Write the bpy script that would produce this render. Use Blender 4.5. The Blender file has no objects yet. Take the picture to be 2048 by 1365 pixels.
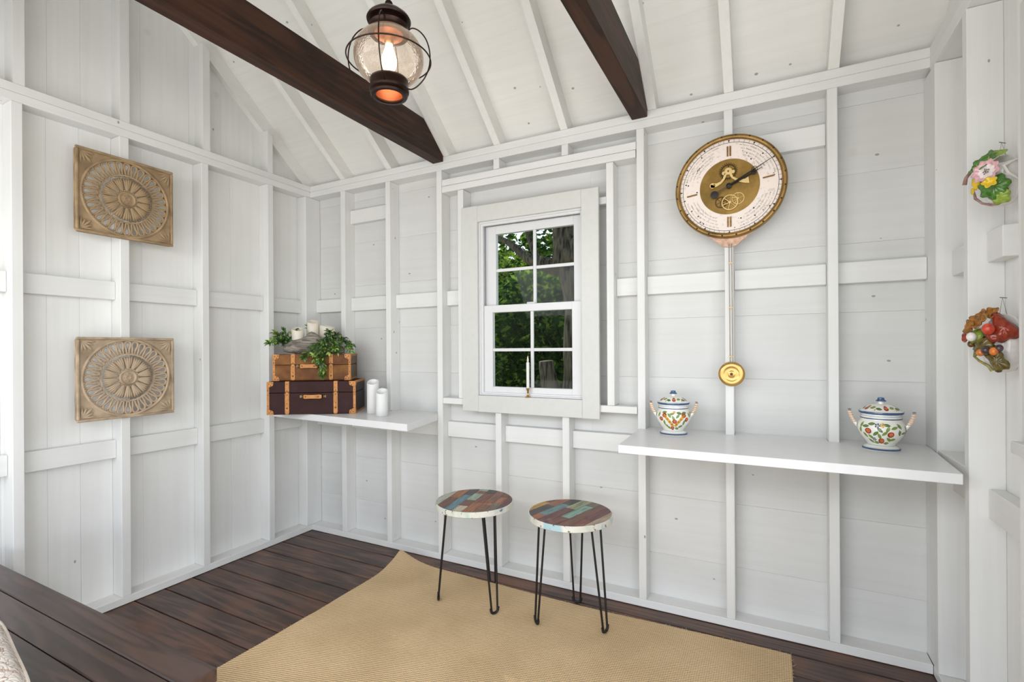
import bpy, bmesh, math, random
from mathutils import Vector, Matrix, noise
random.seed(7)
PI = math.pi
SC = bpy.context.scene
COL = SC.collection

# ------------------------------------------------------------------ camera
TH, ROLL = 0.479178, -0.0060741
CAM = Vector((2.9312, -2.4913, 1.30))
cd = bpy.data.cameras.new('camera'); cam = bpy.data.objects.new('camera', cd); COL.objects.link(cam)
rt = Vector((math.cos(TH), math.sin(TH), 0)); up = Vector((0, 0, 1)); fw = Vector((-math.sin(TH), math.cos(TH), 0))
cr = rt*math.cos(ROLL) + up*math.sin(ROLL); cu = -rt*math.sin(ROLL) + up*math.cos(ROLL)
M = Matrix((cr, cu, -fw)).transposed().to_4x4(); M.translation = CAM
cam.matrix_world = M
cd.sensor_width = 36; cd.sensor_fit = 'HORIZONTAL'; cd.lens = 985.413/2048*36; cd.shift_y = (698.657-682.5)/2048
cd.clip_start = 0.02; cd.clip_end = 300
SC.camera = cam

# ------------------------------------------------------------------ world, sun, exposure
SC.view_settings.view_transform = 'Standard'; SC.view_settings.look = 'None'
SC.view_settings.gamma = 1.0; SC.view_settings.use_curve_mapping = False
SC.view_settings.exposure = -0.03
w = bpy.data.worlds.new('sky'); SC.world = w; w.use_nodes = True
wn = w.node_tree; wn.nodes.clear()
sky = wn.nodes.new('ShaderNodeTexSky'); sky.sky_type = 'NISHITA'; sky.sun_disc = False
sky.sun_elevation = math.radians(48); sky.sun_rotation = math.radians(-30); sky.air_density = 1.0; sky.dust_density = 1.2
bw = wn.nodes.new('ShaderNodeRGBToBW'); mx = wn.nodes.new('ShaderNodeMix'); mx.data_type = 'RGBA'; mx.inputs[0].default_value = 0.25
bg = wn.nodes.new('ShaderNodeBackground'); bg.inputs['Strength'].default_value = 0.25
wo = wn.nodes.new('ShaderNodeOutputWorld')
wn.links.new(sky.outputs[0], bw.inputs[0]); wn.links.new(sky.outputs[0], mx.inputs[6]); wn.links.new(bw.outputs[0], mx.inputs[7])
wn.links.new(mx.outputs[2], bg.inputs['Color']); wn.links.new(bg.outputs[0], wo.inputs[0])
sd = bpy.data.lights.new('sun', 'SUN'); sd.energy = 4.0; sd.angle = 0.01; sd.color = (1.0, 0.95, 0.86)
sun = bpy.data.objects.new('sun', sd); COL.objects.link(sun)
sun.rotation_euler = Vector((-0.45, 0.75, 1.0)).normalized().to_track_quat('Z', 'Y').to_euler()

def area(name, loc, target, sx, sy, power, color=(1, 1, 1)):
    d = bpy.data.lights.new(name, 'AREA'); d.shape = 'RECTANGLE'; d.size = sx; d.size_y = sy; d.energy = power; d.color = color
    o = bpy.data.objects.new(name, d); COL.objects.link(o); o.location = loc
    o.rotation_euler = (Vector(loc)-Vector(target)).to_track_quat('Z', 'Y').to_euler(); return o
area('fill_front_high', (1.75, -3.12, 2.0), (1.75, -0.6, 0.0), 3.3, 0.7, 41, (0.99, 0.985, 0.99))  # added fill lamp, aimed down to brighten floor and lower walls
area('fill_front_low', (1.75, -3.12, 0.55), (1.75, -0.4, 3.0), 3.3, 0.9, 38, (0.98, 0.985, 1.0))  # added fill lamp, aimed up to lift the ceiling
area('fill_side', (3.75, -2.1, 1.35), (0, -1.4, 1.5), 1.7, 2.0, 34, (0.99, 0.99, 0.995))  # added fill lamp at the side, brightens the left wall

# ------------------------------------------------------------------ helpers
def S(r, g, b):
    f = lambda c: (c/255/12.92) if c/255 <= 0.04045 else ((c/255+0.055)/1.055)**2.4
    return (f(r), f(g), f(b), 1.0)

class NT:
    def __init__(s, name):
        s.m = bpy.data.materials.new(name); s.m.use_nodes = True; s.t = s.m.node_tree
        s.b = s.t.nodes['Principled BSDF']; s.out = s.t.nodes['Material Output']
    def n(s, typ, props=None, **ins):
        nd = s.t.nodes.new('ShaderNode'+typ)
        for k, v in (props or {}).items(): setattr(nd, k, v)
        for k, v in ins.items():
            key = int(k[1:]) if k[0] == '_' else k.replace('_', ' ')
            if isinstance(v, bpy.types.NodeSocket): s.t.links.new(v, nd.inputs[key])
            else: nd.inputs[key].default_value = v
        return nd
    def set(s, **ins):
        for k, v in ins.items():
            key = k.replace('_', ' ')
            if isinstance(v, bpy.types.NodeSocket): s.t.links.new(v, s.b.inputs[key])
            else: s.b.inputs[key].default_value = v
    def ramp(s, fac, stops):
        r = s.n('ValToRGB', _0=fac); e = r.color_ramp.elements
        while len(e) < len(stops): e.new(0.5)
        for el, (p, c) in zip(e, stops): el.position = p; el.color = c if len(c) == 4 else (*c, 1)
        return r.outputs[0]
    def coords(s, scale=(1, 1, 1), rnd=True, kind='Object'):
        tc = s.n('TexCoord').outputs[kind]
        if rnd:
            oi = s.n('ObjectInfo').outputs['Random']
            mu = s.n('Math', {'operation': 'MULTIPLY'}, _0=oi, _1=37.0).outputs[0]
            cx = s.n('CombineXYZ', X=mu, Y=mu, Z=mu).outputs[0]
            tc = s.n('VectorMath', {'operation': 'ADD'}, _0=tc, _1=cx).outputs[0]
        return s.n('Mapping', Vector=tc, Scale=scale).outputs[0], tc

def mixc(N, fac, a, b, blend='MIX'):
    m = N.n('Mix', {'data_type': 'RGBA', 'blend_type': blend}, _0=fac, _6=a, _7=b); return m.outputs[2]

def plain(name, col, rough=0.5, metal=0.0, var=0.12, scale=30, bump=0.0, spec=0.5):
    N = NT(name); v, _ = N.coords((scale,)*3)
    nz = N.n('TexNoise', Vector=v, Scale=1.0, Detail=4.0).outputs[0]
    dark = tuple(c*(1-var) for c in col[:3])+(1,); lite = tuple(min(1, c*(1+var)) for c in col[:3])+(1,)
    N.set(Base_Color=N.ramp(nz, [(0.3, dark), (0.7, lite)]), Roughness=rough, Metallic=metal)
    N.b.inputs['Specular IOR Level'].default_value = spec
    if bump: N.set(Normal=N.n('Bump', Strength=bump, Distance=0.002, Height=nz).outputs[0])
    return N.m

def paint(name, axis, base=(229, 229, 227), specks=0.5, rough=0.45):
    """white painted rough lumber: faint grain along one axis, mottling, small dark pits"""
    N = NT(name); sc = {'x': (1.2, 38, 38), 'y': (38, 1.2, 38), 'z': (38, 38, 1.2), 's': (1.2, 14, 38)}[axis]
    v, tc = N.coords(sc); c = S(*base)
    gr = N.n('TexNoise', Vector=v, Scale=1.0, Detail=5.0, Roughness=0.6).outputs[0]
    mo = N.n('TexNoise', Vector=tc, Scale=2.3, Detail=3.0).outputs[0]
    col = N.ramp(gr, [(0.28, tuple(x*0.955 for x in c[:3])), (0.6, c)])
    col = mixc(N, 0.5, col, N.ramp(mo, [(0.35, (0.90, 0.90, 0.885)), (0.6, (1, 1, 1))]), 'MULTIPLY')
    vo = N.n('TexVoronoi', Vector=N.n('Mapping', Vector=tc, Scale=(0.6, 0.6, 1.0) if axis in 'xs' else (1, 1, 0.6)).outputs[0], Scale=12.0)
    m1 = N.n('Math', {'operation': 'LESS_THAN'}, _0=vo.outputs['Distance'], _1=0.056).outputs[0]
    sep = N.n('SeparateColor', Color=vo.outputs['Color']).outputs[0]
    m2 = N.n('Math', {'operation': 'LESS_THAN'}, _0=sep, _1=specks*0.42).outputs[0]
    mm = N.n('Math', {'operation': 'MULTIPLY'}, _0=m1, _1=m2).outputs[0]
    mm = N.n('Math', {'operation': 'MULTIPLY'}, _0=mm, _1=0.62).outputs[0]
    col = mixc(N, mm, col, S(96, 92, 84))
    kn = N.n('TexVoronoi', Vector=tc, Scale=2.2)
    k1 = N.ramp(kn.outputs['Distance'], [(0.02, (0.25,)*3), (0.055, (0, 0, 0))])
    col = mixc(N, k1, col, S(196, 190, 172))
    N.set(Base_Color=col, Roughness=rough, Normal=N.n('Bump', Strength=0.22, Distance=0.0012, Height=gr).outputs[0])
    N.b.inputs['Specular IOR Level'].default_value = 0.35
    return N.m

def darkwood(name, axis, c0, c1, rough=0.36, spec=0.5, red=None):
    N = NT(name)
    sc = {'x': (1.1, 13, 13), 'y': (13, 1.1, 13), 'z': (13, 13, 1.1)}[axis]
    v, tc = N.coords(sc)
    wv = N.n('TexNoise', Vector=v, Scale=0.9, Detail=2.0, Distortion=1.2).outputs[0]
    rings = N.n('Math', {'operation': 'MULTIPLY'}, _0=wv, _1=22.0).outputs[0]
    rings = N.n('Math', {'operation': 'SINE'}, _0=rings).outputs[0]
    rings = N.n('MapRange', Value=rings, _1=-1.0, _2=1.0).outputs[0]
    fine = N.n('TexNoise', Vector=v, Scale=6.0, Detail=6.0).outputs[0]
    mix = N.n('Mix', {'data_type': 'FLOAT'}, _0=0.62, _2=rings, _3=fine).outputs[0]
    col = N.ramp(mix, [(0.25, S(*c0)), (0.8, S(*c1))])
    bl = N.n('TexNoise', Vector=tc, Scale=3.0, Detail=3.0).outputs[0]
    if red: col = mixc(N, N.ramp(bl, [(0.48, (0, 0, 0)), (0.75, (0.7,)*3)]), col, S(*red))
    oi = N.n('ObjectInfo').outputs['Random']
    col = mixc(N, 1.0, col, N.ramp(oi, [(0, (0.78, 0.78, 0.80)), (1, (1.15, 1.1, 1.08))]), 'MULTIPLY')
    N.set(Base_Color=col, Roughness=N.n('MapRange', Value=fine, _3=rough-0.06, _4=rough+0.14).outputs[0],
          Normal=N.n('Bump', Strength=0.3, Distance=0.0012, Height=mix).outputs[0])
    N.b.inputs['Specular IOR Level'].default_value = spec
    return N.m

def obj(name, bm, mats, parent=None, loc=(0, 0, 0), rot=None, smooth=False, recalc=True):
    if recalc: bmesh.ops.recalc_face_normals(bm, faces=bm.faces)
    me = bpy.data.meshes.new(name); bm.to_mesh(me); bm.free()
    for m in (mats if isinstance(mats, (list, tuple)) else [mats]): me.materials.append(m)
    if smooth:
        for p in me.polygons: p.use_smooth = True
        if smooth != 'all':
            try: me.set_sharp_from_angle(angle=math.radians(38))
            except Exception: pass
    o = bpy.data.objects.new(name, me); COL.objects.link(o)
    o.parent = parent; o.location = loc
    if rot: o.rotation_euler = rot
    return o

def thing(name, label, cat, loc=(0, 0, 0), rot=(0, 0, 0), group=None):
    o = bpy.data.objects.new(name, None); COL.objects.link(o); o.location = loc; o.rotation_euler = rot
    o.empty_display_size = 0.1
    o['label'] = label; o['category'] = cat
    if group: o['group'] = group
    return o
def tag(o, label, cat, group=None):
    o['label'] = label; o['category'] = cat
    if group: o['group'] = group
    return o
def setting(name, label=None, cat=None, loc=(0, 0, 0)):
    o = bpy.data.objects.new(name, None); COL.objects.link(o); o.location = loc; o['kind'] = 'structure'
    if label: o['label'] = label
    if cat: o['category'] = cat
    return o
def stuff(o): o['kind'] = 'stuff'; return o

def cube(bm, c, s, bev=0.0, rot=None):
    r = bmesh.ops.create_cube(bm, size=1.0); vs = r['verts']
    for v in vs: v.co = Vector((v.co.x*s[0], v.co.y*s[1], v.co.z*s[2]))
    if bev:
        es = list({e for v in vs for e in v.link_edges})
        g = bmesh.ops.bevel(bm, geom=es, offset=bev, segments=1, affect='EDGES', profile=0.5)
        vs = list({v for f in g['faces'] for v in f.verts})
    for v in vs:
        if rot: v.co = rot @ v.co
        v.co += Vector(c)
    return vs
def box(name, parent, x0, x1, y0, y1, z0, z1, mat, bev=0.0015, jit=0.0):
    c = Vector(((x0+x1)/2, (y0+y1)/2, (z0+z1)/2)); bm = bmesh.new()
    cube(bm, (0, 0, 0), (abs(x1-x0), abs(y1-y0), abs(z1-z0)), bev)
    p = parent.location if parent is not None else Vector((0, 0, 0))
    return obj(name, bm, mat, parent, c-p)

def prism(name, parent, pts, axis, a, b, mat):
    """polygon pts (2D) in the plane across axis, extruded from a to b, in the parent's space"""
    bm = bmesh.new()
    def P(p, t): return {'x': (t, p[0], p[1]), 'y': (p[0], t, p[1]), 'z': (p[0], p[1], t)}[axis]
    A = [bm.verts.new(P(p, a)) for p in pts]; B = [bm.verts.new(P(p, b)) for p in pts]
    bm.faces.new(A); bm.faces.new(B[::-1])
    n = len(pts)
    for i in range(n): bm.faces.new((A[i], A[(i+1) % n], B[(i+1) % n], B[i]))
    c = sum((v.co for v in bm.verts), Vector())/(2*n)
    for v in bm.verts: v.co -= c
    p = parent.location if parent is not None else Vector((0, 0, 0))
    return obj(name, bm, mat, parent, c-p)

def lathe(bm, prof, seg=32, cx=0, cy=0, t0=0, t1=2*PI, mi=0, axis='z'):
    full = abs(t1-t0-2*PI) < 1e-6; n = seg if full else seg+1; rows = []
    for r, z in prof:
        if r < 1e-6:
            v = bm.verts.new((cx, cy, z)); rows.append([v]*n); continue
        rows.append([bm.verts.new((cx+r*math.cos(t0+(t1-t0)*i/seg), cy+r*math.sin(t0+(t1-t0)*i/seg), z)) for i in range(n)])
    for a, b in zip(rows, rows[1:]):
        for i in range(n if full else n-1):
            j = (i+1) % n; q = []
            for v in (a[i], a[j], b[j], b[i]):
                if v not in q: q.append(v)
            if len(q) > 2:
                try: f = bm.faces.new(q); f.material_index = mi
                except ValueError: pass
    return rows

def tube(bm, pts, r, seg=8, closed=False, mi=0, flat=None):
    pts = [Vector(p) for p in pts]; n = len(pts); rings = []; prev = None
    for i, p in enumerate(pts):
        if closed: t = (pts[(i+1) % n]-pts[i-1])
        else: t = pts[min(i+1, n-1)]-pts[max(i-1, 0)]
        t.normalize()
        if prev is None:
            a = Vector((0, 0, 1)) if abs(t.z) < 0.9 else Vector((1, 0, 0)); u = t.cross(a).normalized()
        else: u = (prev-t*prev.dot(t)).normalized()
        prev = u; v = t.cross(u); ri = r[i] if isinstance(r, (list, tuple)) else r
        rings.append([bm.verts.new(p+(u*math.cos(2*PI*k/seg)+v*math.sin(2*PI*k/seg))*ri) for k in range(seg)])
    for i in range(n if closed else n-1):
        A, B = rings[i], rings[(i+1) % n]
        off = 0
        if closed and i == n-1:
            off = min(range(seg), key=lambda o: sum((A[k].co-B[(k+o) % seg].co).length for k in range(0, seg, 2)))
        for k in range(seg):
            f = bm.faces.new((A[k], A[(k+1) % seg], B[(k+1+off) % seg], B[(k+off) % seg])); f.material_index = mi
    if not closed: bm.faces.new(rings[0][::-1]); bm.faces.new(rings[-1])

def ball(bm, c, r, seg=10, squash=(1, 1, 1)):
    g = bmesh.ops.create_uvsphere(bm, u_segments=seg, v_segments=max(4, seg//2+1), radius=r)
    for v in g['verts']: v.co = Vector((v.co.x*squash[0], v.co.y*squash[1], v.co.z*squash[2]))+Vector(c)
    return g['verts']

def polyext(bm, pts, z0, z1, mi=0):
    A = [bm.verts.new((x, y, z0)) for x, y in pts]; B = [bm.verts.new((x, y, z1)) for x, y in pts]; n = len(pts); fs = []
    fs.append(bm.faces.new(A[::-1])); fs.append(bm.faces.new(B))
    for i in range(n): fs.append(bm.faces.new((A[i], A[(i+1) % n], B[(i+1) % n], B[i])))
    for f in fs: f.material_index = mi
def copy_tree(o, parent=None):
    c = o.copy(); COL.objects.link(c); c.parent = parent
    for ch in list(o.children): copy_tree(ch, c)
    return c

# ------------------------------------------------------------------ shared materials
P_X = paint('white_paint_grain_x', 'x'); P_Y = paint('white_paint_grain_y', 'y'); P_Z = paint('white_paint_grain_z', 'z')
P_BX = paint('white_paint_boards_x', 'x', (216, 216, 214), 1.3); P_BZ = paint('white_paint_boards_z', 'z', (233, 233, 231), 1.3)  # same white paint; board tones shifted per wall to even out the light
P_ROOF = paint('white_paint_roof_boards', 'x', (236, 235, 231), 2.4)  # same white kept lighter overhead to make up for weaker light
P_RAFT = paint('white_paint_rafters', 'y', (236, 235, 231), 0.6)
P_TRIM = plain('smooth_white_trim_paint', S(208, 208, 204), 0.38, var=0.02)
P_VINYL = plain('white_vinyl', S(219, 219, 220), 0.3, var=0.01)
P_SHELF = plain('glossy_white_shelf_paint', S(229, 229, 229), 0.3, var=0.015, bump=0.05)
W_FLOOR = darkwood('dark_stained_deck_wood', 'x', (46, 32, 28), (104, 76, 62), 0.36, 0.5, (118, 76, 52))
W_BENCH = darkwood('dark_stained_bench_wood', 'x', (42, 30, 28), (78, 58, 52), 0.28, 0.6)
W_BEAM = darkwood('dark_stained_beam_wood', 'y', (40, 24, 15), (76, 48, 32), 0.5, 0.25, (82, 46, 30))
BLACK = plain('black_metal', S(30, 29, 29), 0.42, 0.3, 0.1)
BRONZE = plain('oil_rubbed_bronze', S(46, 30, 24), 0.36, 0.75, 0.2)

# ------------------------------------------------------------------ room numbers
ZT, ZB, D, RD = 2.484, 2.404, 0.09, 0.052      # plate top / underside, stud depth, rail inset
XR = 3.505; YF = -3.0; RY = -1.5; SL = 0.83; RV = 0.117
FR = math.atan(SL)
def zroof(y): return ZT + SL*(min(abs(y), 99) if y > RY else abs(2*RY-y))
# ---- floor
floor = setting('floor')
y = 0.10; k = 0
edges = [0.10, -0.098]
while edges[-1] > -3.15: edges.append(edges[-1]-0.1465)
for a, b in zip(edges, edges[1:]):
    box('plank', floor, -0.10, 3.60, b+0.003, a-0.003, -0.028, 0.0, W_FLOOR, 0.0025)
box('joist_bed', floor, -0.11, 3.61, -3.2, 0.11, -0.09, -0.03, plain('dark_joist', S(20, 14, 12), 0.8), 0)

# ---- back wall
wb = setting('wall_back')
hole = (1.40, 2.08, 1.02, 2.06)
zs = [0.0, 0.252, 0.552, 0.851, 1.152, 1.451, 1.75, 2.05, 2.346, 2.56]
for a, b in zip(zs, zs[1:]):
    j = random.uniform(-0.0005, 0.0005)
    if b <= hole[2] or a >= hole[3]:
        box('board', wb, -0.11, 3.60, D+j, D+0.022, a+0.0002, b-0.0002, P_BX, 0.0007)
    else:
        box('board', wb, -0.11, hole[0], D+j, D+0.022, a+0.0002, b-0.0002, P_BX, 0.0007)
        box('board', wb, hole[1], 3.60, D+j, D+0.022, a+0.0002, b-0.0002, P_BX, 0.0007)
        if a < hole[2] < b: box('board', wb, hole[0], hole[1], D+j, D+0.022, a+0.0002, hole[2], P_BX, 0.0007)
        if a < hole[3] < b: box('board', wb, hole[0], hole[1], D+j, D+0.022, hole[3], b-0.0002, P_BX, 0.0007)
box('bottom_plate', wb, 0.0, XR, 0, D, 0.002, 0.040, P_X, 0.002)
box('top_plate', wb, -0.09, XR+0.09, 0, D, ZB, ZB+0.0395, P_X, 0.002)
box('top_plate', wb, 0.0, XR+0.09, 0.0005, D, ZB+0.0405, ZT, P_X, 0.002)
def bstud(x0, x1, z0=0.0405, z1=ZB-0.0005): return box('stud', wb, x0, x1, 0.0005*random.random(), D, z0, z1, P_Z, 0.002)
for x0, x1 in [(0.299, 0.340), (0.705, 0.744), (1.116, 1.154), (2.348, 2.386), (2.754, 2.791), (3.160, 3.198)]: bstud(x0, x1)
bstud(1.525, 1.563, z1=0.966); bstud(1.940, 1.980, z1=0.966)                    # cripples under the window
bstud(1.521, 1.559, z0=2.345); bstud(1.945, 1.983, z0=2.345)                    # cripples over the header
bstud(1.272, 1.311, 1.005, 2.262); bstud(2.191, 2.229, 1.005, 2.262)            # trimmers beside the window
box('window_header', wb, 1.156, 2.346, 0, D, 2.304, 2.343, P_X, 0.002)
box('window_header', wb, 1.156, 2.344, 0, D, 2.264, 2.302, P_X, 0.002)
box('rough_sill', wb, 1.156, 2.345, 0, D, 0.968, 1.004, P_X, 0.002)
box('blocking', wb, 2.105, 2.190, 0.02, 0.058, 2.058, 2.095, P_X, 0.002)
def brail(x0, x1, z0, z1): box('rail', wb, x0, x1, RD+random.uniform(-.003, .003), D, z0, z1, P_X, 0.002)
for x0, x1 in [(-0.0, 0.298), (0.341, 0.704), (0.745, 1.115), (1.155, 1.271), (2.230, 2.347), (2.387, 2.753), (2.792, 3.159), (3.199, XR-0.001)]:
    brail(x0, x1, 1.574, 1.664)
for x0, x1 in [(0.0, 0.298), (0.341, 0.704), (0.745, 1.115), (1.155, 1.524), (1.564, 1.939), (1.981, 2.347)]: brail(x0, x1, 0.758, 0.851)
brail(0.341, 0.704, 2.182, 2.274); brail(2.792, 3.159, 2.184, 2.278)

SID = plain('exterior_siding_paint', S(206, 204, 198), 0.7)
box('siding', wb, -0.16, 3.66, D+0.024, D+0.034, -0.1, hole[2]-0.0, SID, 0); box('siding', wb, -0.16, 3.66, D+0.024, D+0.034, hole[3], 2.50, SID, 0)
box('siding', wb, -0.16, hole[0], D+0.024, D+0.034, hole[2], hole[3], SID, 0); box('siding', wb, hole[1], 3.66, D+0.024, D+0.034, hole[2], hole[3], SID, 0)
# ---- left wall
wl = setting('wall_left')
def ypoly(y0, y1): return y0, y1
ys = [0.11, -0.043, -0.30, -0.542, -0.768, -1.040, -1.179, -1.314, -1.44, -1.60, -1.79, -1.98, -2.2, -2.4, -2.62, -2.82, -3.0]
for a, b in zip(ys, ys[1:]):
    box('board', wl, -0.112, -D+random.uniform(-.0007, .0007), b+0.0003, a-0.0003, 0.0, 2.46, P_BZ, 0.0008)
yu = [0.11, -0.15, -0.385, -0.60, -0.79, -1.042, -1.306, -1.434, -1.566, -1.75, -1.96, -2.2, -2.45, -2.7, -3.0]
for a, b in zip(yu, yu[1:]):
    a2, b2 = a-0.0003, b+0.0003
    za, zb_ = zroof(a2 if a2 < 0 else 0)+RV-0.004, zroof(b2)+RV-0.004
    if a2 > 0: za = ZT+0.03
    pts = [(a2, 2.461), (a2, za), (b2, zb_), (b2, 2.461)]
    if b2 < RY < a2: pts = [(a2, 2.461), (a2, za), (RY, zroof(RY)+RV-0.004), (b2, zb_), (b2, 2.461)]
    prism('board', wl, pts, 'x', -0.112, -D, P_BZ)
box('bottom_plate', wl, -D, 0, YF, D, 0.002, 0.040, P_Y, 0.002)
box('top_plate', wl, -D, 0, YF, -0.0005, ZB, ZB+0.0395, P_Y, 0.002)
box('top_plate', wl, -D, -0.0005, YF, D, ZB+0.0405, ZT, P_Y, 0.002)
box('corner_post', wl, -D, -0.0005, -0.042, D-0.001, 0.0405, ZB-0.0005, P_Z, 0.003)
box('siding', wl, -0.128, -0.114, YF, 0.12, -0.1, 2.50, SID, 0)
LST = [(-0.341, -0.300), (-0.770, -0.730), (-1.180, -1.139), (-1.588, -1.549), (-2.00, -1.96), (-2.41, -2.37), (-2.82, -2.78)]
for a, b in LST:
    box('stud', wl, -D, -0.0005*random.random(), a, b, 0.0405, ZB-0.0005, P_Z, 0.002)
for a, b in [(-0.336, -0.300), (-0.757, -0.717), (-1.175, -1.134), (-1.579, -1.540), (-1.99, -1.95), (-2.40, -2.36)]:
    prism('stud', wl, [(a, ZT+0.0005), (b, ZT+0.0005), (b, zroof(b)-0.002), (a, zroof(a)-0.002)], 'x', -D, -0.003, P_Z)
cuts = [-0.0425, -0.2995, -0.3415, -0.7295, -0.7705, -1.1385, -1.1805, -1.5485, -1.5885, -1.9595, -2.0005, -2.3695]
for a, b in zip(cuts[::2], cuts[1::2]):
    box('rail', wl, -D, -RD+random.uniform(-.003, .003), b, a, 1.567, 1.659, P_Y, 0.002)
    box('rail', wl, -D, -RD+random.uniform(-.003, .003), b, a, 0.752, 0.845, P_Y, 0.002)

# ---- right wall (stud faces at XR) up to its window, open beyond
wr = setting('wall_right')
XS = XR+D
box('siding', wr, XS+0.024, XS+0.034, -0.80, 0.12, -0.1, 2.5, SID, 0)
for a, b in [(0.11, -0.20), (-0.20, -0.50), (-0.50, -0.80)]:
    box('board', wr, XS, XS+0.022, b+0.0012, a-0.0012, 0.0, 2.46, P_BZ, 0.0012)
for a, b in [(-0.80, -1.15), (-1.15, -1.5)]:
    box('board', wr, XS, XS+0.022, b+0.0012, a-0.0012, 0.0, 1.05, P_BZ, 0.0012)
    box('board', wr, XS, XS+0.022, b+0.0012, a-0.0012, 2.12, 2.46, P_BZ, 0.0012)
for a, b in [(0.11, -0.4), (-0.4, -0.9), (-0.9, -1.5), (-1.5, -2.1), (-2.1, -2.6), (-2.6, -3.0)]:
    a2 = a-0.0012; b2 = b+0.0012
    pts = [(a2, 2.461), (a2, zroof(min(a2, 0))+RV-0.004 if a2 < 0 else ZT+0.03), (b2, zroof(b2)+RV-0.004), (b2, 2.461)]
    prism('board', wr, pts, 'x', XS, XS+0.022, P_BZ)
box('bottom_plate', wr, XR, XS, -1.5, -0.0005, 0.002, 0.040, P_Y, 0.002)
box('top_plate', wr, XR, XS, YF, -0.0005, ZB-0.012, ZB+0.0395, P_Y, 0.002)
box('top_plate', wr, XR, XS, YF, -0.0005, ZB+0.0405, ZT, P_Y, 0.002)
box('corner_post', wr, XR, XS, -0.062, D-0.001, 0.0405, ZB-0.013, P_Z, 0.003)
for a, b in [(-0.401, -0.361), (-0.800, -0.762), (-1.54, -1.45)]: box('stud', wr, XR, XS, a, b, 0.0405, ZB-0.013, P_Z, 0.002)
box('post', wr, XR, XS, -3.0, -2.91, 0.0405, ZB-0.013, P_Z, 0.003)
for a, b in [(-0.40, -0.36), (-0.80, -0.76), (-1.2, -1.16), (-1.6, -1.56), (-2.0, -1.96)]:
    prism('stud', wr, [(a, ZT+0.0005), (b, ZT+0.0005), (b, zroof(b)-0.002), (a, zroof(a)-0.002)], 'x', XR+0.003, XS, P_Z)
for a, b in [(-0.0625, -0.3605), (-0.4015, -0.7615), (-0.8005, -1.4495)]:
    box('rail', wr, XR+0.047, XS, b, a, 0.752, 0.845, P_Y, 0.002)
for a, b in [(-0.0625, -0.3605), (-0.4015, -0.518)]:
    box('rail', wr, XR+0.047, XS, b, a, 1.567, 1.662, P_Y, 0.002)
box('ledge', wr, XR+0.002, XS, -0.3605, -0.0625, 0.862, 0.902, P_Y, 0.002)
w2 = setting('window_2')
box('casing', w2, XR-0.008, XR-0.0005, -0.870, -0.801, 1.04, 2.16, P_TRIM, 0.002)
box('casing', w2, XR-0.018, XR-0.0005, -1.52, -1.45, 1.04, 2.16, P_TRIM, 0.002)
box('casing', w2, XR-0.018, XR-0.0005, -1.45, -0.862, 2.09, 2.16, P_TRIM, 0.002)
box('sill', w2, XR-0.03, XS, -1.449, -0.801, 1.03, 1.06, P_TRIM, 0.002)

# ---- ceiling: rafters and roof boards
ce = setting('ceiling')
def rafter(x0, x1):
    zr = zroof(RY)
    prism('rafter', ce, [(D, ZT+0.0005), (0, ZT+0.0005), (RY+0.012, zr-0.01), (RY+0.012, zr-0.01+RV), (D, ZT+RV-0.074)], 'x', x0, x1, P_RAFT)
    y2 = 2*RY
    prism('rafter', ce, [(y2-D, ZT+0.0005), (y2, ZT+0.0005), (RY-0.012, zr-0.01), (RY-0.012, zr-0.01+RV), (y2-D, ZT+RV-0.074)], 'x', x0, x1, P_RAFT)
for x0 in (0.302, 0.717, 1.172, 1.527, 1.941, 2.407, 2.756, 3.165): rafter(x0, x0+0.040)
rafter(-D, -0.050); rafter(XS-0.04, XS)
box('ridge_board', ce, -0.112, XS+0.022, RY-0.0115, RY+0.0115, zroof(RY)-0.06, zroof(RY)+RV+0.02, P_X, 0.002)
box('front_plate', ce, -D, XS, YF-D, YF, ZB, ZT, P_X, 0.002)
bw_ = 0.41; s = -0.13; L = (abs(RY)-0.0)/math.cos(FR)
for side in (0, 1):
    s = -0.14
    while s < L-0.02:
        e = min(s+bw_, L-0.003)
        pts = []
        for t, h in ((s+0.0001, 0), (e-0.0001, 0), (e-0.0001, 0.018), (s+0.0001, 0.018)):
            yy = -t*math.cos(FR)-h*math.sin(FR)*-1; zz = ZT+RV+t*math.sin(FR)+h*math.cos(FR)
            if side: yy = 2*RY-yy
            pts.append((yy, zz))
        if side or True: prism('roof_board', ce, pts, 'x', -0.20, XS+0.10, P_ROOF)
        s = e if e < L-0.01 else L
roofm = plain('grey_shingles', S(92, 90, 88), 0.9, var=0.3)
rf = setting('roof')
for side in (0, 1):
    pts = []
    for t, h in ((-0.35, 0.022), (L+0.02, 0.022), (L+0.02, 0.05), (-0.35, 0.05)):
        yy = -t*math.cos(FR)+h*math.sin(FR); zz = ZT+RV+t*math.sin(FR)+h*math.cos(FR)
        if side: yy = 2*RY-yy
        pts.append((yy, zz))
    prism('roof_slope', rf, pts, 'x', -0.30, XS+0.20, roofm)

# ---- tie beams
def beam(x0, x1, label):
    zb0, hh = 2.452, 0.19
    ytop = -(zb0+hh-ZT)/SL
    pts = [(-0.0008, zb0), (2*RY+0.0008, zb0), (2*RY+0.0008, ZT+0.03), (2*RY-ytop, zb0+hh), (ytop, zb0+hh), (-0.0008, ZT+0.004)]
    o = prism('ceiling_beam', None, pts, 'x', x0, x1, W_BEAM)
    bm = bmesh.new(); bm.from_mesh(o.data)
    bmesh.ops.bevel(bm, geom=list(bm.edges), offset=0.003, segments=1, affect='EDGES'); bm.to_mesh(o.data); bm.free()
    tag(o, label, 'beam', 'dark tie beams under the rafters'); return o
beam(1.092, 1.170, 'dark brown wooden tie beam behind the hanging lantern, left of the two')
beam(2.327, 2.405, 'dark brown wooden tie beam ending between the window and the clock')

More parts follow.
